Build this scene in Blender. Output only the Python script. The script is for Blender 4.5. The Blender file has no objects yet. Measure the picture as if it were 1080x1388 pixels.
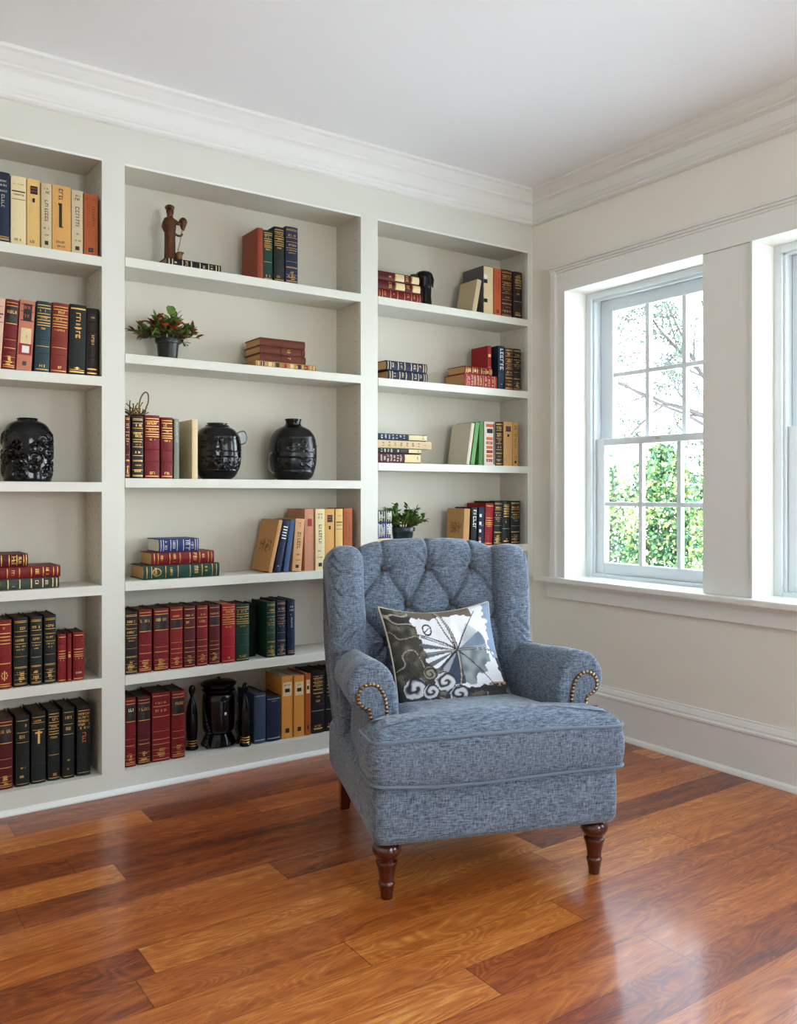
SKY = 9.0; SUN = 9.0; EXPO = 1.06
import bpy, bmesh, math, random
import numpy as np
from mathutils import Vector, Matrix
random.seed(7)
C = bpy.context.scene.collection
PI = math.pi

# ---------------------------------------------------------------- helpers
def lin(r, g, b):
    f = lambda c: (c/255)/12.92 if c/255 <= .04045 else ((c/255+.055)/1.055)**2.4
    return (f(r), f(g), f(b), 1)

def mat(name, col, rough=.5, metal=0, bump=0, bscale=60, var=0, coat=0, spec=.5, sheen=0, stretch=(1, 1, 1)):
    m = bpy.data.materials.new(name); m.use_nodes = True
    n = m.node_tree.nodes; l = m.node_tree.links; b = n['Principled BSDF']
    b.inputs['Base Color'].default_value = col; b.inputs['Roughness'].default_value = rough
    b.inputs['Metallic'].default_value = metal; b.inputs['Coat Weight'].default_value = coat
    b.inputs['Specular IOR Level'].default_value = spec; b.inputs['Sheen Weight'].default_value = sheen
    b.inputs['Coat Roughness'].default_value = .1
    tc = n.new('ShaderNodeTexCoord'); mp = n.new('ShaderNodeMapping'); mp.inputs['Scale'].default_value = stretch
    l.new(tc.outputs['Object'], mp.inputs['Vector'])
    nz = n.new('ShaderNodeTexNoise'); nz.inputs['Scale'].default_value = bscale; nz.inputs['Detail'].default_value = 4
    l.new(mp.outputs['Vector'], nz.inputs['Vector'])
    if bump:
        bp = n.new('ShaderNodeBump'); bp.inputs['Strength'].default_value = bump; bp.inputs['Distance'].default_value = .002
        l.new(nz.outputs['Fac'], bp.inputs['Height']); l.new(bp.outputs['Normal'], b.inputs['Normal'])
    if var:
        hv = n.new('ShaderNodeMixRGB'); hv.inputs['Color1'].default_value = tuple(c*(1-var) for c in col[:3])+(1,)
        hv.inputs['Color2'].default_value = tuple(min(1, c*(1+var)) for c in col[:3])+(1,)
        l.new(nz.outputs['Fac'], hv.inputs['Fac']); l.new(hv.outputs['Color'], b.inputs['Base Color'])
    return m

class MB:
    """collects geometry, builds ONE mesh object"""
    def __init__(s): s.v = []; s.f = []; s.mi = []; s.sm = []
    def add(s, vs, fs, mi=0, smooth=False):
        o = len(s.v); s.v += [tuple(p) for p in vs]
        for f in fs: s.f.append([i+o for i in f]); s.mi.append(mi); s.sm.append(smooth)
        return s
    def box(s, x0, x1, y0, y1, z0, z1, mi=0):
        x0, x1 = sorted((x0, x1)); y0, y1 = sorted((y0, y1)); z0, z1 = sorted((z0, z1))
        v = [(x, y, z) for z in (z0, z1) for y in (y0, y1) for x in (x0, x1)]
        return s.add(v, [(0, 2, 3, 1), (4, 5, 7, 6), (0, 1, 5, 4), (2, 6, 7, 3), (0, 4, 6, 2), (1, 3, 7, 5)], mi)
    def rings(s, R, closed=True, cap0=True, cap1=True, mi=0, smooth=True):
        n = len(R[0]); vs = [p for r in R for p in r]; fs = []
        m = n if closed else n-1
        for i in range(len(R)-1):
            for j in range(m):
                k = (j+1) % n
                fs.append((i*n+j, i*n+k, (i+1)*n+k, (i+1)*n+j))
        if cap0: fs.append(tuple(reversed(range(n))))
        if cap1: fs.append(tuple((len(R)-1)*n+j for j in range(n)))
        return s.add(vs, fs, mi, smooth)
    def lathe(s, prof, c=(0, 0, 0), n=32, mi=0, sx=1, sy=1, p=2, disp=None):
        R = []
        for r, z in prof:
            ring = []
            for k in range(n):
                a = 2*PI*k/n; ca, sa = math.cos(a), math.sin(a)
                if p != 2:
                    q = (abs(ca)**p+abs(sa)**p)**(-1/p)
                else: q = 1
                rr = r*q + (disp(a, z) if disp else 0)
                ring.append((c[0]+rr*ca*sx, c[1]+rr*sa*sy, c[2]+z))
            R.append(ring)
        return s.rings(R, mi=mi)
    def tube(s, pts, r, n=8, mi=0, closed=False, caps=True):
        pts = [Vector(p) for p in pts]; N = len(pts); R = []
        rr = r if isinstance(r, (list, tuple)) else [r]*N
        up = None
        for i, p in enumerate(pts):
            if closed: t = (pts[(i+1) % N]-pts[i-1])
            else: t = pts[min(i+1, N-1)]-pts[max(i-1, 0)]
            if t.length < 1e-9: t = Vector((0, 0, 1))
            t.normalize()
            if up is None: up = Vector((0, 0, 1)) if abs(t.z) < .9 else Vector((1, 0, 0))
            a = t.cross(up).normalized(); up = a.cross(t).normalized()
            R.append([tuple(p+(a*math.cos(2*PI*k/n)+up*math.sin(2*PI*k/n))*rr[i]) for k in range(n)])
        if closed: R.append(R[0]); return s.rings(R, cap0=False, cap1=False, mi=mi)
        return s.rings(R, cap0=caps, cap1=caps, mi=mi)
    def sphere(s, c, r, n=10, m=6, sc=(1, 1, 1), mi=0):
        R = []
        for i in range(1, m):
            t = PI*i/m
            R.append([(c[0]+r*math.sin(t)*math.cos(2*PI*k/n)*sc[0], c[1]+r*math.sin(t)*math.sin(2*PI*k/n)*sc[1], c[2]-r*math.cos(t)*sc[2]) for k in range(n)])
        return s.rings(R, mi=mi)
    def extrude_profile(s, prof, axis, a0, a1, mi=0, smooth=False):
        """closed 2D profile extruded along an axis: axis 'x': (y,z), axis 'y': (x,z), 'z': (x,y)"""
        def P3(q, a): return {'x': (a, q[0], q[1]), 'y': (q[0], a, q[1]), 'z': (q[0], q[1], a)}[axis]
        return s.rings([[P3(q, a0) for q in prof], [P3(q, a1) for q in prof]], mi=mi, smooth=smooth)
    def build(s, name, mats, parent=None, loc=None, bevel=0, seg=2, sharp=40):
        me = bpy.data.meshes.new(name); me.from_pydata(s.v, [], s.f)
        if not isinstance(mats, (list, tuple)): mats = [mats]
        for m in mats: me.materials.append(m)
        me.polygons.foreach_set('material_index', s.mi); me.polygons.foreach_set('use_smooth', s.sm)
        bm = bmesh.new(); bm.from_mesh(me); bmesh.ops.recalc_face_normals(bm, faces=bm.faces)
        for e in bm.edges:
            if len(e.link_faces) == 2 and e.calc_face_angle(0) > math.radians(sharp): e.smooth = False
        bm.to_mesh(me); bm.free(); me.update()
        o = bpy.data.objects.new(name, me); C.objects.link(o)
        if parent: o.parent = parent
        if loc: o.location = loc
        if bevel:
            b = o.modifiers.new('bevel', 'BEVEL'); b.width = bevel; b.segments = seg; b.limit_method = 'ANGLE'; b.angle_limit = math.radians(35)
            b.harden_normals = False
        return o

def tag(o, label, cat, group=None):
    o['label'] = label; o['category'] = cat
    if group: o['group'] = group
    return o
def thing(name, label, cat, loc=(0, 0, 0), rz=0, group=None):
    o = bpy.data.objects.new(name, None); C.objects.link(o); o.empty_display_size = .1
    o.location = loc; o.rotation_euler = (0, 0, rz); return tag(o, label, cat, group)
def struct(o): o['kind'] = 'structure'; return o

def catmull(pts, n=6, closed=True):
    P = [np.array(p, float) for p in pts]; out = []; N = len(P)
    rng = range(N) if closed else range(N-1)
    for i in rng:
        if closed: a, b, c, d = P[i-1], P[i], P[(i+1) % N], P[(i+2) % N]
        else: a, b, c, d = P[max(i-1, 0)], P[i], P[i+1], P[min(i+2, N-1)]
        for k in range(n):
            t = k/n
            out.append(.5*((2*b)+(-a+c)*t+(2*a-5*b+4*c-d)*t*t+(-a+3*b-3*c+d)*t**3))
    if not closed: out.append(P[-1])
    return [tuple(p) for p in out]

def inset(poly, d):
    """offset a closed ccw/cw polygon inwards by d"""
    P = np.array(poly, float); A = P; B = np.roll(P, -1, 0)
    area = .5*np.sum(A[:, 0]*B[:, 1]-B[:, 0]*A[:, 1])
    t = np.roll(P, -1, 0)-np.roll(P, 1, 0); t /= (np.linalg.norm(t, axis=1)[:, None]+1e-9)
    nrm = np.stack([-t[:, 1], t[:, 0]], 1)*(1 if area > 0 else -1)
    return P+nrm*d
def rounded(poly, r, n=5):
    """round the corners of a polygon; r may be a list"""
    out = []; N = len(poly)
    for i in range(N):
        p0, p, p1 = (np.array(poly[i-1], float), np.array(poly[i], float), np.array(poly[(i+1) % N], float))
        rr = r[i] if isinstance(r, (list, tuple)) else r
        a = p+(p0-p)/np.linalg.norm(p0-p)*rr; b = p+(p1-p)/np.linalg.norm(p1-p)*rr
        for k in range(n+1):
            t = k/n; out.append(tuple((1-t)**2*a+2*t*(1-t)*p+t*t*b))
    return out
def resample(poly, step):
    P = [np.array(p, float) for p in poly]; out = []
    for i in range(len(P)):
        a, b = P[i], P[(i+1) % len(P)]; n = max(1, int(round(np.linalg.norm(b-a)/step)))
        for k in range(n): out.append(tuple(a+(b-a)*k/n))
    return out

# ---------------------------------------------------------------- materials
def wood_floor():
    m = bpy.data.materials.new('oak_floor'); m.use_nodes = True
    n = m.node_tree.nodes; l = m.node_tree.links; b = n['Principled BSDF']
    def N(t, **k):
        q = n.new('ShaderNode'+t)
        for a, v in k.items(): setattr(q, a, v)
        return q
    def M(op, a, bb=None, c=None):
        q = N('Math', operation=op)
        for i, v in enumerate((a, bb, c)):
            if v is None: continue
            if isinstance(v, (int, float)): q.inputs[i].default_value = v
            else: l.new(v, q.inputs[i])
        return q.outputs[0]
    tc = N('TexCoord'); sp = N('SeparateXYZ'); l.new(tc.outputs['Object'], sp.inputs[0])
    W = .132; L = 1.25
    yy = M('DIVIDE', M('ADD', sp.outputs['Y'], 1.93+W*40), W); row = M('FLOOR', yy); fy = M('FRACT', yy)
    wn = N('TexWhiteNoise', noise_dimensions='1D'); l.new(row, wn.inputs['W'])
    xx = M('ADD', M('DIVIDE', M('ADD', sp.outputs['X'], 20), L), M('MULTIPLY', wn.outputs['Value'], 7.3)); col = M('FLOOR', xx); fx = M('FRACT', xx)
    cid = N('CombineXYZ'); l.new(row, cid.inputs[0]); l.new(col, cid.inputs[1])
    wp = N('TexWhiteNoise', noise_dimensions='2D'); l.new(cid.outputs[0], wp.inputs['Vector'])
    # grain coords, shifted per plank
    gv = N('CombineXYZ')
    l.new(M('ADD', sp.outputs['X'], M('MULTIPLY', wp.outputs['Value'], 37)), gv.inputs[0]); l.new(sp.outputs['Y'], gv.inputs[1]); l.new(M('MULTIPLY', wp.outputs['Value'], 11), gv.inputs[2])
    mp = N('Mapping'); mp.inputs['Scale'].default_value = (1.5, 14, 1); l.new(gv.outputs[0], mp.inputs[0])
    g1 = N('TexNoise'); g1.inputs['Scale'].default_value = 2.2; g1.inputs['Detail'].default_value = 6; g1.inputs['Roughness'].default_value = .62; l.new(mp.outputs[0], g1.inputs['Vector'])
    mp2 = N('Mapping'); mp2.inputs['Scale'].default_value = (2.0, 9, 1); l.new(gv.outputs[0], mp2.inputs[0])
    g2 = N('TexNoise'); g2.inputs['Scale'].default_value = .9; g2.inputs['Detail'].default_value = 2; g2.inputs['Distortion'].default_value = .8; l.new(mp2.outputs[0], g2.inputs['Vector'])
    ringv = M('FRACT', M('MULTIPLY', g2.outputs['Fac'], 19)); ring = M('SUBTRACT', 1, M('POWER', M('ABSOLUTE', M('SUBTRACT', M('MULTIPLY', ringv, 2), 1)), 1.3))
    mp3 = N('Mapping'); mp3.inputs['Scale'].default_value = (9, 260, 1); l.new(gv.outputs[0], mp3.inputs[0])
    pore = N('TexNoise'); pore.inputs['Scale'].default_value = 2; pore.inputs['Detail'].default_value = 3; l.new(mp3.outputs[0], pore.inputs['Vector'])
    rp = N('ValToRGB'); cr = rp.color_ramp; cr.interpolation = 'LINEAR'
    cols = [(0, (94, 34, 8)), (.25, (142, 64, 20)), (.5, (176, 92, 32)), (.75, (204, 120, 50)), (1, (232, 162, 84))]
    cr.elements[0].position = 0; cr.elements[0].color = lin(*cols[0][1]); cr.elements[1].position = 1; cr.elements[1].color = lin(*cols[-1][1])
    for p, c in cols[1:-1]: e = cr.elements.new(p); e.color = lin(*c)
    f = M('ADD', M('MULTIPLY', wp.outputs['Value'], .62), M('MULTIPLY', M('SUBTRACT', g1.outputs['Fac'], .5), .95))
    f = M('ADD', f, .25)
    f = M('SUBTRACT', f, M('MULTIPLY', ring, .21))
    f = M('SUBTRACT', f, M('MULTIPLY', M('GREATER_THAN', pore.outputs['Fac'], .57), .17))
    cl = N('Clamp'); l.new(f, cl.inputs[0]); l.new(cl.outputs[0], rp.inputs[0])
    sy = M('LESS_THAN', M('MINIMUM', fy, M('SUBTRACT', 1, fy)), .009); sx = M('LESS_THAN', M('MINIMUM', fx, M('SUBTRACT', 1, fx)), .0014)
    seam = M('MAXIMUM', sy, sx)
    mx = N('MixRGB'); l.new(M('MULTIPLY', seam, .55), mx.inputs[0]); l.new(rp.outputs[0], mx.inputs[1]); mx.inputs[2].default_value = lin(60, 26, 12)
    l.new(mx.outputs[0], b.inputs['Base Color'])
    h = M('SUBTRACT', M('SUBTRACT', M('MULTIPLY', g1.outputs['Fac'], .5), M('MULTIPLY', ring, .25)), M('MULTIPLY', seam, 1.2))
    bp = N('Bump'); bp.inputs['Strength'].default_value = .28; bp.inputs['Distance'].default_value = .0012; l.new(h, bp.inputs['Height']); l.new(bp.outputs[0], b.inputs['Normal'])
    b.inputs['Roughness'].default_value = .38; b.inputs['Specular IOR Level'].default_value = .45
    b.inputs['Coat Weight'].default_value = .42; b.inputs['Coat Roughness'].default_value = .14
    return m

def linen():
    m = bpy.data.materials.new('blue_grey_linen'); m.use_nodes = True
    n = m.node_tree.nodes; l = m.node_tree.links; b = n['Principled BSDF']
    tc = n.new('ShaderNodeTexCoord')
    def nz(sc, stretch, det=2):
        mp = n.new('ShaderNodeMapping'); mp.inputs['Scale'].default_value = stretch; l.new(tc.outputs['Object'], mp.inputs[0])
        q = n.new('ShaderNodeTexNoise'); q.inputs['Scale'].default_value = sc; q.inputs['Detail'].default_value = det; l.new(mp.outputs[0], q.inputs['Vector']); return q.outputs['Fac']
    a = nz(400, (.13, .13, 1)); c = nz(330, (1, 1, .2)); w = nz(9, (1, 1, .5), 5); big = nz(5, (1, 1, 1), 3)
    def M(op, x, y):
        q = n.new('ShaderNodeMath'); q.operation = op
        for i, v in enumerate((x, y)):
            if isinstance(v, (int, float)): q.inputs[i].default_value = v
            else: l.new(v, q.inputs[i])
        return q.outputs[0]
    f = M('ADD', M('MULTIPLY', a, .55), M('MULTIPLY', c, .45))
    rp = n.new('ShaderNodeValToRGB'); rp.color_ramp.elements[0].position = .33; rp.color_ramp.elements[1].position = .67
    rp.color_ramp.elements[0].color = lin(50, 60, 74); rp.color_ramp.elements[1].color = lin(142, 157, 176)
    l.new(f, rp.inputs[0]); l.new(rp.outputs[0], b.inputs['Base Color'])
    h = M('ADD', M('MULTIPLY', f, .25), M('MULTIPLY', w, 2.2))
    bp = n.new('ShaderNodeBump'); bp.inputs['Strength'].default_value = .5; bp.inputs['Distance'].default_value = .007; l.new(h, bp.inputs['Height']); l.new(bp.outputs[0], b.inputs['Normal'])
    b.inputs['Roughness'].default_value = .85; b.inputs['Sheen Weight'].default_value = .25; b.inputs['Sheen Roughness'].default_value = .4; b.inputs['Specular IOR Level'].default_value = .25
    return m

def vcol_mat(name, rough=.8, bump=.2):
    m = mat(name, (1, 1, 1, 1), rough, bump=bump, bscale=500, spec=.25)
    a = m.node_tree.nodes.new('ShaderNodeVertexColor'); a.layer_name = 'print'
    m.node_tree.links.new(a.outputs['Color'], m.node_tree.nodes['Principled BSDF'].inputs['Base Color']); return m

def glass_mat():
    m = bpy.data.materials.new('window_glass'); m.use_nodes = True; n = m.node_tree.nodes; l = m.node_tree.links
    n.remove(n['Principled BSDF']); t = n.new('ShaderNodeBsdfTransparent'); g = n.new('ShaderNodeBsdfGlossy'); g.inputs['Roughness'].default_value = .01
    t.inputs['Color'].default_value = (.97, .99, .98, 1)
    x = n.new('ShaderNodeMixShader'); fr = n.new('ShaderNodeFresnel'); fr.inputs['IOR'].default_value = 1.45
    tcn = n.new('ShaderNodeTexCoord'); nn = n.new('ShaderNodeTexNoise'); nn.inputs['Scale'].default_value = 3; l.new(tcn.outputs['Object'], nn.inputs['Vector'])
    bp = n.new('ShaderNodeBump'); bp.inputs['Strength'].default_value = .02; l.new(nn.outputs['Fac'], bp.inputs['Height']); l.new(bp.outputs[0], g.inputs['Normal'])
    mm = n.new('ShaderNodeMath'); mm.operation = 'MULTIPLY'; mm.inputs[1].default_value = .6; l.new(fr.outputs[0], mm.inputs[0])
    l.new(mm.outputs[0], x.inputs[0]); l.new(t.outputs[0], x.inputs[1]); l.new(g.outputs[0], x.inputs[2])
    l.new(x.outputs[0], n['Material Output'].inputs[0]); return m

def leaf_mat(name, c1, c2, rough=.5, trans=0, sc=8):
    m = mat(name, c1, rough, var=0, bscale=sc, spec=.3); n = m.node_tree.nodes; l = m.node_tree.links
    b = n['Principled BSDF']; nz = [q for q in n if q.type == 'TEX_NOISE'][0]
    r = n.new('ShaderNodeValToRGB'); r.color_ramp.elements[0].position = .35; r.color_ramp.elements[1].position = .65
    r.color_ramp.elements[0].color = c1; r.color_ramp.elements[1].color = c2
    l.new(nz.outputs['Fac'], r.inputs[0]); l.new(r.outputs[0], b.inputs['Base Color'])
    return m

M_wall = mat('wall_paint', lin(242, 238, 226), .6, bump=.03, bscale=300)
M_trim = mat('trim_paint', lin(238, 237, 231), .38, bump=.02, bscale=120)
M_shelf = mat('shelf_paint', lin(220, 219, 207), .42, bump=.03, bscale=200)
M_inside = mat('shelf_interior_shade', lin(214, 208, 192), .5, bump=.03, bscale=200)  # shelf colour darkened and warmed to carry the shade inside the bays
M_ceil = mat('ceiling_paint', lin(248, 247, 245), .7, bump=.03, bscale=300)
M_sash = mat('sash_paint', lin(225, 230, 232), .35, bump=.02, bscale=100)
M_floor = wood_floor(); M_linen = linen(); M_glass = glass_mat()
M_pipe = mat('piping_linen', lin(108, 122, 140), .8, bump=.3, bscale=700, sheen=.2)
M_button = mat('button_linen', lin(78, 76, 76), .8, bump=.3, bscale=600)
M_leg = mat('mahogany_leg', lin(74, 26, 10), .22, bump=.05, bscale=40, var=.3, coat=.5, stretch=(1, 1, .2))
M_gimp = mat('dark_gimp_trim', lin(44, 34, 30), .8, bump=.3, bscale=400)
M_nail = mat('antique_brass_nails', lin(150, 124, 96), .28, metal=1, var=.5, bscale=90)
M_black = mat('black_glaze', lin(7, 8, 10), .12, spec=.35, bump=.08, bscale=25)
M_blackmatte = mat('black_smoked_ceramic', lin(16, 17, 17), .26, spec=.3, bump=.05, bscale=25)
M_blueblack = mat('blue_black_enamel', lin(5, 7, 13), .16, spec=.35, bump=.06, bscale=30)
M_smoke = mat('smoked_glass_handle', lin(104, 106, 98), .15, coat=.4, bump=.02)
M_bronze = mat('aged_bronze', lin(84, 50, 28), .42, metal=.65, bump=.5, bscale=90, var=.5)
M_pale = mat('pale_patina', lin(176, 164, 138), .5, metal=.2, bump=.3, bscale=90)
M_brass = mat('dark_brass_twigs', lin(112, 84, 44), .4, metal=.7, bump=.5, bscale=150, var=.4)
M_pot = mat('black_plastic_pot', lin(24, 28, 28), .38, bump=.03)
M_potblue = mat('blue_black_pot', lin(18, 34, 46), .35, bump=.03)
M_soil = mat('potting_soil', lin(30, 22, 15), .95, bump=.8, bscale=120)
M_gold = mat('gilt', lin(214, 168, 92), .34, metal=.75, bump=.2, bscale=400, var=.25)
M_silver = mat('pale_foil', lin(206, 200, 182), .4, metal=.3, var=.15, bscale=300)
M_ink = mat('black_ink', lin(24, 20, 18), .6, var=.2)
M_white = mat('white_ink', lin(232, 230, 222), .6, var=.05)
M_cream = mat('cream_label', lin(222, 200, 152), .6, var=.12)
M_red = mat('red_print', lin(150, 30, 30), .6, var=.15)
M_orange = mat('orange_print', lin(206, 96, 40), .6, var=.2)
M_darkpanel = mat('dark_title_panel', lin(30, 14, 12), .4, var=.2)
M_pagedark = mat('dark_page_edges', lin(92, 74, 52), .8, bump=.6, bscale=30, stretch=(90, 1, 1), var=.2)
M_page = mat('page_edges', lin(206, 160, 104), .8, bump=.6, bscale=30, stretch=(90, 1, 1), var=.14)
M_pagew = mat('pale_page_edges', lin(226, 220, 200), .8, bump=.6, bscale=30, stretch=(90, 1, 1), var=.08)
M_hole = mat('pin_hole_shadow', lin(60, 56, 50), .9)
M_bark = mat('bark', lin(52, 46, 44), .9, bump=.6, bscale=30, var=.3)

PAL = dict(navy=(22, 34, 62), cream=(226, 206, 160), straw=(222, 184, 112), bone=(202, 184, 146), honey=(212, 160, 88), orange=(168, 84, 34),
 pink=(222, 178, 156), crimson=(112, 12, 18), salmon=(196, 122, 96), teal=(32, 58, 62), brick=(126, 40, 26), blackgreen=(22, 28, 24), blackbrown=(34, 22, 18),
 red=(122, 18, 18), wine=(80, 10, 16), terracotta=(142, 60, 34), green=(18, 58, 44), greygreen=(132, 138, 124), kraft=(190, 142, 88), blue=(58, 86, 126),
 salmonbeige=(208, 158, 108), rosebeige=(196, 136, 104), scarlet=(150, 18, 28), slate=(52, 66, 92), amber=(212, 142, 60), black=(14, 16, 20), brown=(98, 52, 28),
 greybeige=(92, 90, 92), rust=(190, 92, 48), darkbrown=(58, 26, 22), navyteal=(20, 46, 66), linen=(206, 198, 176), leaf=(104, 158, 92), leafdark=(84, 136, 72), white=(222, 212, 194),
 honeydark=(186, 140, 76), greengrey=(56, 66, 54), ochre=(176, 132, 66), sienna=(96, 38, 16), royal=(32, 52, 112), rose=(158, 36, 46), sand=(206, 180, 138), slateblack=(40, 46, 52))
_cm = {}
def cover_mat(c):
    if c not in _cm:
        paper = c in ('cream', 'straw', 'bone', 'honey', 'pink', 'salmon', 'kraft', 'salmonbeige', 'rosebeige', 'linen', 'leaf', 'leafdark', 'white', 'honeydark', 'sand', 'amber', 'greybeige')
        _cm[c] = mat(c+('_paper' if paper else '_leather'), lin(*PAL[c]), .65 if paper else .5, bump=.15 if paper else .35, bscale=140 if paper else 220, var=.12 if paper else .2, spec=.4 if paper else .3)
    return _cm[c]
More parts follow.
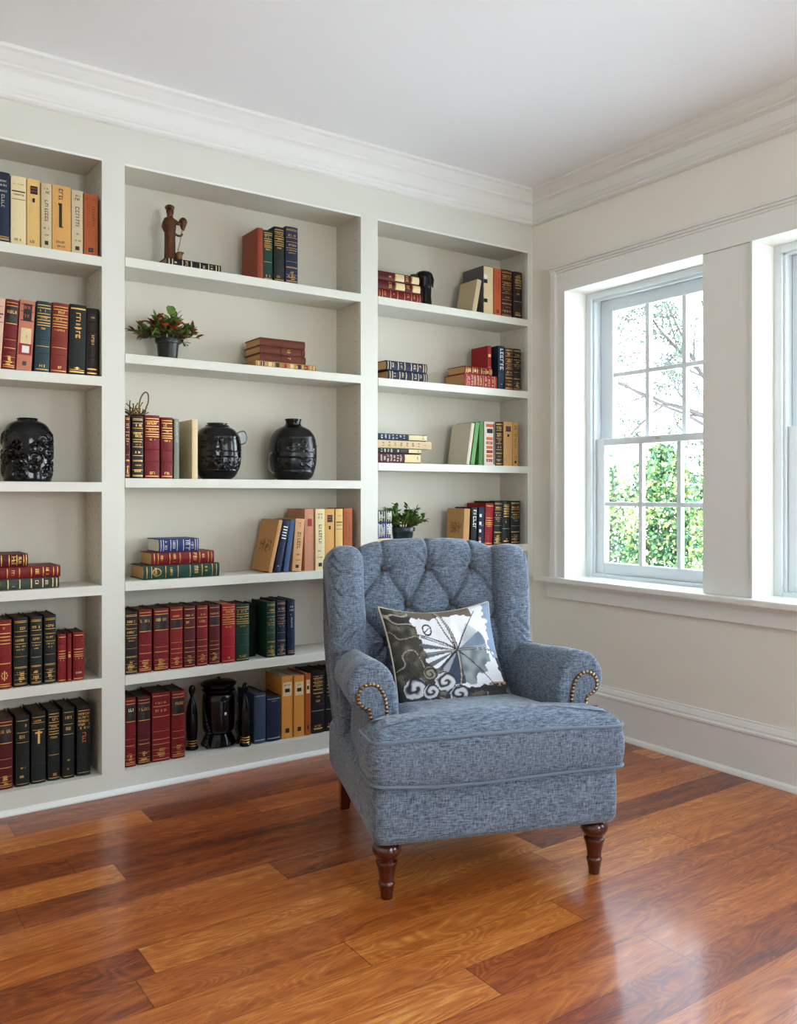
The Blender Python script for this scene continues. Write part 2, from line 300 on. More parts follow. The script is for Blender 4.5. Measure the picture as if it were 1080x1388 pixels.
UPRIGHT=[
 ('left top','top shelf of left bay',2.0120,[
  (-2.5240,0.0482,0.2478,'navy','gilt_low',0,'navy book with gilt lettering'),
  (-2.4726,0.0516,0.2431,'cream','jacket',0,'cream jacketed book with two black rules'),
  (-2.4225,0.0456,0.2431,'straw','jacket_block',0,'straw yellow book with black title block'),
  (-2.3801,0.0363,0.2360,'bone','jacket_text',0,'narrow pale book with dense script'),
  (-2.3271,0.0665,0.2388,'honey','jacket_bar',0,'wide honey tan book with black upright bar'),
  (-2.2713,0.0414,0.2340,'bone','jacket_text',0,'pale tan book with dark writing'),
  (-2.2229,0.0512,0.2300,'orange','orange_text',0,'orange spined book at row end'),
 ]),
 ('left second','second shelf of left bay',1.5660,[
  (-2.5474,0.0342,0.2480,'pink','jacket',3.6,'pale pink leaning book at frame edge'),
  (-2.5060,0.0451,0.2481,'crimson','label_top',3.4,'crimson book with black and gilt title panel'),
  (-2.4553,0.0514,0.2520,'salmon','patch',3.2,'salmon and tan patchwork book'),
  (-2.3952,0.0513,0.2542,'teal','gilt_top',2,'teal green book with stacked gilt rules'),
  (-2.3369,0.0576,0.2563,'brick','gilt_top',2,'brick red book with gilt rules'),
  (-2.2728,0.0602,0.2589,'blackgreen','gilt_vert',1.4,'black book with upright gilt title'),
  (-2.2180,0.0441,0.2520,'blackbrown','gilt_vert2',1,'dark brown black book at row end'),
 ]),
 ('left fifth','fifth shelf of left bay',0.4420,[
  (-2.5194,0.0478,0.2414,'red','gilt_crest',0,'red book with gilt crest'),
  (-2.4651,0.0488,0.2447,'blackgreen','gilt_full',0,'black green gilt volume beside red book'),
  (-2.4140,0.0411,0.2457,'blackgreen','gilt_full',0,'black green gilt volume in middle of three'),
  (-2.3663,0.0418,0.2472,'blackgreen','gilt_full',0,'black green gilt volume beside small red ones'),
  (-2.3255,0.0321,0.1740,'red','gilt_mid',0,'small red book touching the green volume'),
  (-2.3003,0.0156,0.1744,'red','gilt_thin',0,'thinnest small red book'),
  (-2.2670,0.0407,0.1767,'red','gilt_mid',0,'small red book at row end'),
 ]),
 ('left bottom','bottom shelf of left bay',0.0810,[
  (-2.5123,0.0506,0.2493,'wine','label_top',0,'dark red book with black title panel'),
  (-2.4551,0.0468,0.2513,'blackgreen','gilt_low2',0,'black book beside the dark red one'),
  (-2.4010,0.0490,0.2567,'blackgreen','gilt_cross',0,'black book with gilt cross shaped title'),
  (-2.3478,0.0423,0.2570,'blackgreen','gilt_top',0,'black book with banded gilt title'),
  (-2.2981,0.0417,0.2608,'blackgreen','gilt_low2',0,'black book with framed gilt title'),
  (-2.2427,0.0505,0.2584,'blackgreen','gilt_scroll',0,'black book with gilt scrollwork at row end'),
 ]),
 ('middle top','top shelf of middle bay',2.0250,[
  (-1.5354,0.0269,0.2127,'terracotta','plain',0,'terracotta book with bare cover showing'),
  (-1.4971,0.0443,0.2101,'green','gilt_top',0,'green gilt book beside the terracotta one'),
  (-1.4475,0.0501,0.2313,'blackgreen','gilt_top',0,'dark green gilt book beside the navy one'),
  (-1.3890,0.0599,0.2417,'navy','gilt_full',0,'navy gilt book at row end'),
 ]),
 ('middle third','third shelf of middle bay',1.1880,[
  (-2.0867,0.0207,0.2393,'wine','gilt_full',0,'dark red gilt book under the antler ornament'),
  (-2.0480,0.0454,0.2385,'blackbrown','gilt_dense',0,'heavily gilt black and red book'),
  (-1.9914,0.0593,0.2443,'crimson','gilt_top',0,'wide crimson book with gilt rules'),
  (-1.9330,0.0487,0.2387,'crimson','gilt_top',0,'narrower crimson book beside grey one'),
  (-1.8952,0.0209,0.2348,'greygreen','thin_white',0,'thin grey green book'),
  (-1.8211,0.0245,0.2356,'cream','plain',0,'cream book with plain cover beside vase'),
 ]),
 ('middle fourth','fourth shelf of middle bay',0.7960,[
  (-1.4905,0.0183,0.2252,'kraft','plain',13,'kraft tan leaning book with floral cover'),
  (-1.4579,0.0320,0.2206,'navy','gilt_white',12,'navy leaning book with white title'),
  (-1.4171,0.0241,0.2209,'blue','plain',9,'mid blue leaning book'),
  (-1.3669,0.0442,0.2243,'salmonbeige','jacket_text',4.5,'beige leaning book with dark badges'),
  (-1.3016,0.0470,0.2672,'rosebeige','patch_small',0,'rose beige upright book with maroon patch'),
  (-1.2518,0.0467,0.2667,'cream','jacket_text',0,'cream upright book with black writing'),
  (-1.2005,0.0485,0.2662,'honey','jacket_block',0,'honey tan upright book with dark emblem'),
  (-1.1536,0.0378,0.2657,'straw','jacket',0,'straw coloured upright book'),
  (-1.1078,0.0460,0.2686,'orange','orange_text',0,'orange brown upright book at row end'),
 ]),
 ('middle fifth','fifth shelf of middle bay',0.4400,[
  (-2.0726,0.0489,0.2369,'blackbrown','gilt_full',0,'black brown volume at left end'),
  (-2.0173,0.0530,0.2411,'crimson','label_top',0,'crimson volume beside the black brown one'),
  (-1.9550,0.0600,0.2420,'crimson','label_top',0,'widest crimson volume'),
  (-1.8941,0.0529,0.2432,'red','gilt_mid2',0,'red volume with pale gilt rules'),
  (-1.8419,0.0478,0.2422,'wine','gilt_mid2',0,'wine red volume with twin low rules'),
  (-1.7887,0.0465,0.2412,'crimson','gilt_mid2',0,'crimson volume past the wine red one'),
  (-1.7355,0.0473,0.2402,'wine','gilt_mid2',0,'wine red volume with black title'),
  (-1.6761,0.0588,0.2389,'scarlet','gilt_top',0,'bright scarlet volume beside green'),
  (-1.6141,0.0607,0.2343,'green','gilt_top',0,'green volume touching scarlet one'),
  (-1.4836,0.0427,0.2341,'green','gilt_full',0,'green volume after the gap'),
  (-1.4345,0.0451,0.2369,'navy','gilt_full',0,'navy gilt volume beside green'),
  (-1.3912,0.0359,0.2369,'navy','gilt_low',0,'slim navy volume at right end'),
 ]),
 ('middle bottom','bottom shelf of middle bay',0.0810,[
  (-2.0699,0.0421,0.2652,'crimson','label_white',0,'crimson volume with black and white title'),
  (-2.0165,0.0504,0.2609,'wine','label_top',0,'dark crimson volume, second of the four'),
  (-1.9487,0.0737,0.2691,'crimson','gilt_mid2',0,'widest crimson volume, third of the four'),
  (-1.8795,0.0558,0.2658,'crimson','label_top',0,'crimson volume beside the black ornament'),
  (-1.5258,0.0541,0.2102,'slate','thin_gilt',0,'slate blue plain book'),
  (-1.4625,0.0656,0.1894,'navy','thin_gilt',0,'navy plain book beside amber ones'),
  (-1.3975,0.0539,0.2659,'amber','jacket_badge',0,'amber book with cover showing'),
  (-1.3430,0.0502,0.2625,'amber','jacket_badge',0,'second amber book with black badge'),
  (-1.3010,0.0279,0.2670,'orange','jacket_badge',0,'narrow orange brown book'),
  (-1.2497,0.0689,0.2706,'black','gilt_ladder',0,'black book with ladder of gilt rules'),
  (-1.1865,0.0515,0.2665,'black','gilt_ladder',0,'second black book with gilt rules'),
  (-1.1436,0.0266,0.2614,'brown','plain',0,'brown book half behind chair'),
 ]),
 ('right top','top shelf of right bay',2.0270,[
  (-0.3806,0.0277,0.1635,'bone','plain',12,'pale leaning book with mottled cover'),
  (-0.2874,0.0677,0.2396,'greybeige','patch_strip',0,'grey covered book with beige spine'),
  (-0.2261,0.0481,0.2377,'rust','orange_text',0,'rust orange book with dark lettering'),
  (-0.1631,0.0719,0.2397,'darkbrown','gilt_dense',0,'dark brown gilt book'),
  (-0.0921,0.0621,0.2389,'blackbrown','gilt_ladder',0,'black brown banded book at row end'),
 ]),
 ('right second','second shelf of right bay',1.6570,[
  (-0.2032,0.0420,0.2196,'navyteal','white_vert',0,'navy book with white upright title'),
  (-0.1504,0.0566,0.2135,'darkbrown','gilt_dense',0,'maroon brown gilt book'),
  (-0.0924,0.0524,0.2154,'black','gilt_full',0,'black gilt book at row end'),
 ]),
 ('right third','third shelf of right bay',1.2710,[
  (-0.4240,0.0207,0.2065,'linen','plain',9.5,'linen white leaning book'),
  (-0.3936,0.0255,0.2113,'leaf','plain',9,'green leaning book beside linen one'),
  (-0.3392,0.0262,0.2150,'leafdark','plain',1.5,'slimmer green book nearly upright'),
  (-0.2814,0.0702,0.2177,'white','orange_dense',0,'white book with orange patches'),
  (-0.2175,0.0507,0.2208,'blackbrown','gilt_dense',0,'dark brown ornate book'),
  (-0.1579,0.0615,0.2236,'kraft','jacket_block',0,'kraft tan book with black badge'),
  (-0.1051,0.0370,0.2224,'honeydark','jacket_text',0,'darker tan book at row end'),
 ]),
 ('right fourth','fourth shelf of right bay',0.8720,[
  (-0.4321,0.0371,0.1829,'kraft','plain',3,'tan book with patterned cover'),
  (-0.3806,0.0377,0.1896,'black','white_vert',2,'black book with white title'),
  (-0.3379,0.0381,0.1892,'navy','patch_strip',2,'navy book with white and orange title'),
  (-0.2875,0.0531,0.2073,'scarlet','gilt_mid',3,'scarlet book between dark ones'),
  (-0.2290,0.0540,0.2180,'blackgreen','gilt_full',2,'black gilt book beside scarlet'),
  (-0.1697,0.0548,0.2176,'black','gilt_ladder',1,'black gilt book, second from row end'),
  (-0.1048,0.0669,0.2210,'black','gilt_full',0,'black gilt book at row end'),
 ]),
]
STACKS=[
 ('left fourth','fourth shelf of left bay',0.7870,[
  (-2.5763,0.2424,0.0400,'greengrey','h_bands_cream','grey green book with cream bands at stack bottom'),
  (-2.5810,0.2505,0.0410,'crimson','h_gilt','crimson gilt book in middle of stack'),
  (-2.5996,0.1590,0.0470,'wine','h_gilt','wine red book topping the stack'),
 ]),
 ('middle top','top shelf of middle bay',2.0250,[
  (-1.9353,0.2266,0.0300,'black','h_bands_cream','black banded book lying under the statuette'),
 ]),
 ('middle second','second shelf of middle bay',1.6600,[
  (-1.5555,0.2866,0.0260,'ochre','h_bands_mix','ochre banded book at stack bottom'),
  (-1.5354,0.2157,0.0320,'sienna','h_dark','lower sienna leather book'),
  (-1.5354,0.2121,0.0320,'sienna','h_dark','middle sienna leather book'),
  (-1.5337,0.2104,0.0340,'sienna','h_plain','sienna leather book topping stack'),
 ]),
 ('middle fourth','fourth shelf of middle bay',0.7960,[
  (-2.0253,0.3103,0.0540,'green','h_gilt_crest','dark green gilt book at stack bottom'),
  (-1.9937,0.2565,0.0500,'crimson','h_gilt','crimson gilt book in middle of stack'),
  (-1.9647,0.1620,0.0520,'royal','h_silver','royal blue book topping the stack'),
 ]),
 ('right top','top shelf of right bay',2.0270,[
  (-0.9468,0.2480,0.0440,'crimson','h_gilt','crimson book at stack bottom'),
  (-0.9468,0.2416,0.0400,'wine','h_check','wine and tan checked book in middle'),
  (-0.9468,0.2330,0.0400,'wine','h_check','wine and tan checked book on top'),
 ]),
 ('right second','second shelf of right bay',1.6570,[
  (-0.8900,0.2260,0.0430,'navy','h_bands_cream','navy cream-banded book at bottom of pair'),
  (-0.9023,0.2339,0.0440,'navy','h_bands_cream','navy cream-banded book on top of pair'),
 ]),
 ('right second','second shelf of right bay',1.6570,[
  (-0.4368,0.2077,0.0640,'rose','h_white','rose red book with pale lettering at stack bottom'),
  (-0.4368,0.1759,0.0380,'crimson','h_gilt','crimson book lying on the rose red one'),
 ]),
 ('right third','third shelf of right bay',1.2710,[
  (-0.9468,0.2416,0.0450,'wine','h_label_cream','wine and cream book at stack bottom'),
  (-0.9468,0.2437,0.0240,'black','h_label_cream2','thin dark and cream book'),
  (-0.9468,0.3046,0.0360,'sand','h_sand','sandy book sticking out furthest'),
  (-0.9468,0.2762,0.0310,'navy','h_label_cream','navy and cream book on top'),
 ]),
 ('right fourth','fourth shelf of right bay',0.8720,[
  (-0.9468,0.0732,0.0520,'cream','h_white','cream book at stack bottom behind chair'),
  (-0.9468,0.0773,0.0720,'royal','h_silver','blue and white banded book in middle'),
  (-0.9468,0.0752,0.0560,'slateblack','h_silver','slate black book on top beside plant'),
 ]),
]
# ---------------------------------------------------------------- room
CEIL = 2.668; XL = -5.3; YB = -5.6; REC = .215
def wall_with_holes(axis, a0, a1, b0, b1, holes, name, m):
    """wall slab: axis 'x' = slab in x (a0..a1 thickness), runs along y b0..b1; holes (b_lo,b_hi,z_lo,z_hi)"""
    mb = MB(); zt = CEIL+.25
    def bx(u0, u1, z0, z1):
        if u1-u0 < 1e-4 or z1-z0 < 1e-4: return
        mb.box(a0, a1, u0, u1, z0, z1) if axis == 'x' else mb.box(u0, u1, a0, a1, z0, z1)
    u = b0
    for h in sorted(holes):
        bx(u, h[0], 0, zt); bx(h[0], h[1], 0, h[2]); bx(h[0], h[1], h[3], zt); u = h[1]
    bx(u, b1, 0, zt)
    return struct(mb.build(name, m))
W1 = (-1.09, -.241); W2 = (-2.11, -1.259); WZ = (.70, 2.132); WT = .27
wall_with_holes('x', 0, WT, YB-.2, .45, [(W1[0], W1[1], *WZ), (W2[0], W2[1], *WZ), (-4.6, -3.0, .45, 2.25)], 'wall_right', M_wall)  # hole nearest the camera is for the added fill window
wall_with_holes('y', YB-.2, YB, XL, 0, [(-2.0, -1.0, .6, 2.2)], 'wall_front', M_wall)  # hole for the added fill window behind the camera
wall_with_holes('x', XL-.2, XL, YB-.2, .45, [], 'wall_left', M_wall)
wall_with_holes('y', REC+.03, .45, XL, 0, [], 'wall_back', M_wall)
struct(MB().box(XL-.2, WT, YB-.2, .45, -.15, 0).build('floor', M_floor))
struct(MB().box(XL-.2, WT, YB-.2, .45, CEIL, CEIL+.25).build('ceiling', M_ceil))

# crown moulding profile, p = distance out from the wall
CR = [(0, CEIL), (.092, CEIL), (.092, CEIL-.013), (.078, CEIL-.018), (.070, CEIL-.028), (.056, CEIL-.040), (.046, CEIL-.046), (.046, CEIL-.056), (.034, CEIL-.060), (.026, CEIL-.066),
      (.022, 2.556), (.030, 2.550), (.033, 2.540), (.028, 2.532), (.022, 2.530), (.024, 2.518), (.016, 2.512), (0, 2.510)]
def crown(name, axis):
    n = len(CR)
    if axis == 'x':   # runs along x on the plane y=0, mitred at x=0 corner
        R = [[(XL, -p, z) for p, z in CR], [(-p, -p, z) for p, z in CR]]
    else:
        R = [[(-p, -p, z) for p, z in CR], [(-p, YB, z) for p, z in CR]]
    return struct(MB().rings(R, smooth=False).build(name, M_trim))
crown('trim_1', 'x'); o = crown('trim_2', 'y')
# baseboard right wall
BB = [(0, 0), (.034, 0), (.034, .006), (.030, .016), (.022, .022), (.019, .024), (.019, .172), (.023, .178), (.023, .186), (.016, .192), (.016, .200), (.010, .214), (.006, .220), (.006, .226), (0, .228)]
struct(MB().rings([[(-p, -.001, z) for p, z in BB], [(-p, YB, z) for p, z in BB]], smooth=False).build('baseboard_right', M_trim))
struct(MB().rings([[(XL+.001, YB+p, z) for p, z in BB], [(-.03, YB+p, z) for p, z in BB]], smooth=False).build('baseboard_front', M_trim))
# kick shoe moulding of the bookcase wall
SH = [(0, 0), (.016, 0), (.016, .005), (.011, .014), (.003, .019), (0, .019)]
struct(MB().rings([[(XL, -.001-p, z) for p, z in SH], [(-.036, -.001-p, z) for p, z in SH]], smooth=False).build('baseboard_back', M_trim))

# ---------------------------------------------------------------- built-in bookcase
BAYS = [(-3.16, -2.187), (-2.102, -1.050), (-.959, -.036)]
ZB, ZT = .080, 2.378
bc = thing('built_in_bookcase', 'white built-in bookcase of three open bays covering the wall left of the window', 'bookcase', (0, 0, 0))
ff = MB()
ff.box(XL, BAYS[0][0], 0, .02, 0, CEIL)                       # left end stile
ff.box(BAYS[0][1], BAYS[1][0], 0, .02, ZB, ZT); ff.box(BAYS[1][1], BAYS[2][0], 0, .02, ZB, ZT); ff.box(BAYS[2][1], -.001, 0, .02, ZB, ZT)
ff.box(BAYS[0][0], -.001, 0, .02, ZT, CEIL); ff.box(BAYS[0][0], -.001, 0, .02, .001, ZB)
ff.build('face_frame', M_shelf, bc)
# thin bead under the head of each opening
for a, b in BAYS: MB().box(a, b, -.002, .004, ZT-.008, ZT).build('head_bead', M_trim, bc)
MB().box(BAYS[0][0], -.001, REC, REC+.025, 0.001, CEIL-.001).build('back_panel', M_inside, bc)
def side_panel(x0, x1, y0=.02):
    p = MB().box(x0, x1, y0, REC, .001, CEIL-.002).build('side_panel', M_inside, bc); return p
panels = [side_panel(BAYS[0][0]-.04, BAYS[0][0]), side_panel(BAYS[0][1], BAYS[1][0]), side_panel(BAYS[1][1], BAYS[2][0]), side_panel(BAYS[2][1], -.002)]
for pn, x in ((panels[1], BAYS[0][1]), (panels[2], BAYS[1][1]), (panels[3], BAYS[2][1])):
    h = MB()
    z = .16
    while z < 2.34:
        for y in (.045, REC-.035):
            ring = [(x-.0006, y+.0022*math.cos(2*PI*k/8), z+.0022*math.sin(2*PI*k/8)) for k in range(8)]
            r2 = [(x+.001, q[1], q[2]) for q in ring]
            h.rings([ring, r2], smooth=False)
        z += .046
    h.build('pin_holes', M_hole, pn)
SHZ = [[2.012, 1.566, 1.172, .787, .442], [2.025, 1.660, 1.188, .796, .440], [2.027, 1.657, 1.271, .872, .455]]
TH = .036
for (a, b), zs in zip(BAYS, SHZ):
    for z in zs: MB().box(a+.0006, b-.0006, -.002, REC-.0005, z-TH, z).build('shelf', M_shelf, bc, bevel=.0015)
    MB().box(a+.0006, b-.0006, .0203, REC-.0005, ZB-.03, ZB+.0005).build('shelf', M_shelf, bc)
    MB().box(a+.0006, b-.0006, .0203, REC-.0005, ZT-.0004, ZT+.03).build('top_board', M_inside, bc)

# ---------------------------------------------------------------- windows of the right wall
def trim(n, mb, m=M_trim, bevel=.002): return struct(mb.build('trim_%d' % n, m, bevel=bevel))
# side and head casing with back band
CY0, CY1 = -2.205, -.149
mb = MB(); mb.box(-.018, 0, W1[1]-.004, -.168, .716, 2.132); mb.box(-.026, 0, -.184, -.149, .716, 2.258); mb.box(-.021, 0, -.190, -.180, .716, 2.236)
trim(3, mb)
mb = MB(); mb.box(-.018, 0, CY0, -.150, 2.128, 2.226)
for (p, z0, z1) in ((.034, 2.250, 2.262), (.028, 2.238, 2.250), (.022, 2.226, 2.238)): mb.box(-p, 0, CY0-.01, -.149+p*.2, z0, z1)
trim(4, mb)
trim(5, MB().box(-.014, 0, -1.259, -1.032, .716, 2.127))          # flat board between the two windows
trim(6, MB().box(-.018, 0, CY0, W2[0]+.004, .716, 2.132))
# thin bright stop beads around the openings
for k, (w0, w1) in enumerate((W1, W2)):
    r1 = w1; l1 = -1.032 if k == 0 else w0
    mb = MB(); mb.box(-.023, .0, r1-.007, r1+.003, .716, 2.134); mb.box(-.023, 0, l1, r1, 2.127, 2.136)
    trim(7+k, mb, bevel=.001)
# stool and apron
mb = MB(); mb.box(-.062, .14, CY0-.03, -.070, .688, .716); trim(9, mb, bevel=.006)
mb = MB(); mb.box(-.030, 0, CY0-.01, -.105, .672, .688); mb.box(-.020, 0, CY0, -.123, .610, .690); trim(10, mb)

def sash(name, y0, y1, z0, z1, x0, parent, stile=.062, top=.05, bot=.05, dep=.034):
    mb = MB(); x1 = x0+dep
    mb.box(x0, x1, y0, y0+stile, z0, z1); mb.box(x0, x1, y1-stile, y1, z0, z1)
    mb.box(x0, x1, y0+stile, y1-stile, z0, z0+bot); mb.box(x0, x1, y0+stile, y1-stile, z1-top, z1)
    g0, g1, h0, h1 = y0+stile, y1-stile, z0+bot, z1-top
    # glazing lip
    s = mb.build(name, M_sash, parent, bevel=.003)
    mu = MB()
    for k in (1, 2):
        c = g0+(g1-g0)*k/3; mu.box(x0+.005, x1-.004, c-.012, c+.012, h0, h1)
    c = (h0+h1)/2; mu.box(x0+.007, x1-.005, g0, g1, c-.011, c+.011)
    mu.build('muntin_grid', M_sash, s, bevel=.003)
    for k in range(3):
        for j in range(2):
            a0 = g0+(g1-g0)*k/3; a1 = g0+(g1-g0)*(k+1)/3; c0 = h0+(h1-h0)*j/2; c1 = h0+(h1-h0)*(j+1)/2
            MB().box(x0+.014, x0+.017, a0+.004, a1-.004, c0+.004, c1-.004).build('glass_pane', M_glass, s)
    return s
for i, (w0, w1) in enumerate((W1, W2)):
    w = bpy.data.objects.new('window_%d' % (i+1), None); C.objects.link(w); w.location = (.15, (w0+w1)/2, .7); struct(w)
    w['label'] = 'white double hung sash window with six over six panes, ' + ('nearer the bookcase' if i == 0 else 'cut off by right frame edge')
    L = Matrix.Translation(Vector((-.15, -(w0+w1)/2, -.7)))
    def ch(o):
        o.location = (-.15, -(w0+w1)/2, -.7); return o
    mb = MB(); F = .034
    mb.box(.135, .262, w0, w0+F, .716, 2.132); mb.box(.135, .262, w1-F, w1, .716, 2.132); mb.box(.135, .262, w0+F, w1-F, 2.100, 2.132); mb.box(.14, .262, w0+F, w1-F, .700, .732)
    for (a, b_) in ((w0+F, w0+F+.012), (w1-F-.012, w1-F)): mb.box(.148, .158, a, b_, .732, 2.100)
    mb.box(.148, .158, w0+F, w1-F, 2.088, 2.100)
    ch(mb.build('window_frame', M_sash, w, bevel=.002))
    ch(sash('lower_sash', w0+F+.003, w1-F-.003, .734, 1.402, .162, w, stile=.06, top=.034, bot=.055))
    ch(sash('upper_sash', w0+F+.003, w1-F-.003, 1.372, 2.098, .206, w, stile=.075, top=.06, bot=.03))
    ch(MB().box(.158, .162, (w0+w1)/2-.012, (w0+w1)/2+.012, 1.384, 1.394).build('sash_lock', M_silver, w))
# added unseen windows behind and beside the camera, sized for fill daylight
def fill_window(n, axis, a, b0, b1, z0, z1):
    w = MB(); g = MB(); t = .05; d = .05
    def bx(m, u0, u1, c0, c1, e=0):
        m.box(a-d/2+e, a+d/2-e, u0, u1, c0, c1) if axis == 'x' else m.box(u0, u1, a-d/2+e, a+d/2-e, c0, c1)
    bx(w, b0, b0+t, z0, z1); bx(w, b1-t, b1, z0, z1); bx(w, b0+t, b1-t, z0, z0+t); bx(w, b0+t, b1-t, z1-t, z1); bx(w, b0+t, b1-t, (z0+z1)/2-.02, (z0+z1)/2+.02); bx(w, (b0+b1)/2-.02, (b0+b1)/2+.02, z0+t, z1-t)
    o = struct(w.build('window_%d' % n, M_sash)); bx(g, b0+t, b1-t, z0+t, z1-t, .023); g.build('glass_pane', M_glass, o)
fill_window(3, 'x', .18, -4.6, -3.0, .45, 2.25); fill_window(4, 'y', YB-.1, -2.0, -1.0, .6, 2.2)

# ---------------------------------------------------------------- books
def glyphs(mb, u0, u1, v0, v1, mi, rnd):
    """a line of small letter-like strokes"""
    v1 = v0+(v1-v0)*.8; h = v1-v0; u = u0
    while u < u1-h*.25:
        w = h*rnd.uniform(.35, .7)
        k = rnd.random()
        if k < .82:
            mb.append((u, min(u+h*.16, u1), v0, v1, mi))
            if rnd.random() < .7: mb.append((u, min(u+w, u1), v1-h*.18, v1, mi))
            if rnd.random() < .5: mb.append((u, min(u+w, u1), v0, v0+h*.18, mi))
            if rnd.random() < .5: mb.append((u, min(u+w, u1), v0+h*.42, v0+h*.58, mi))
            if rnd.random() < .5 and u+w < u1: mb.append((u+w-h*.16, u+w, v0, v1, mi))
        u += w+h*.22
def vglyphs(mb, uc, w, v0, v1, mi, rnd):
    v = v1
    while v > v0+w*.3:
        h = w*rnd.uniform(.5, .9)
        mb.append((uc-w/2, uc+w/2, v-w*.16, v, mi))
        if rnd.random() < .6: mb.append((uc-w/2, uc-w/2+w*.18, max(v-h, v0), v, mi))
        if rnd.random() < .6: mb.append((uc+w/2-w*.18, uc+w/2, max(v-h, v0), v, mi))
        if rnd.random() < .5: mb.append((uc-w/2, uc+w/2, max(v-h*.6, v0), max(v-h*.5, v0), mi))
        v -= h+w*.2
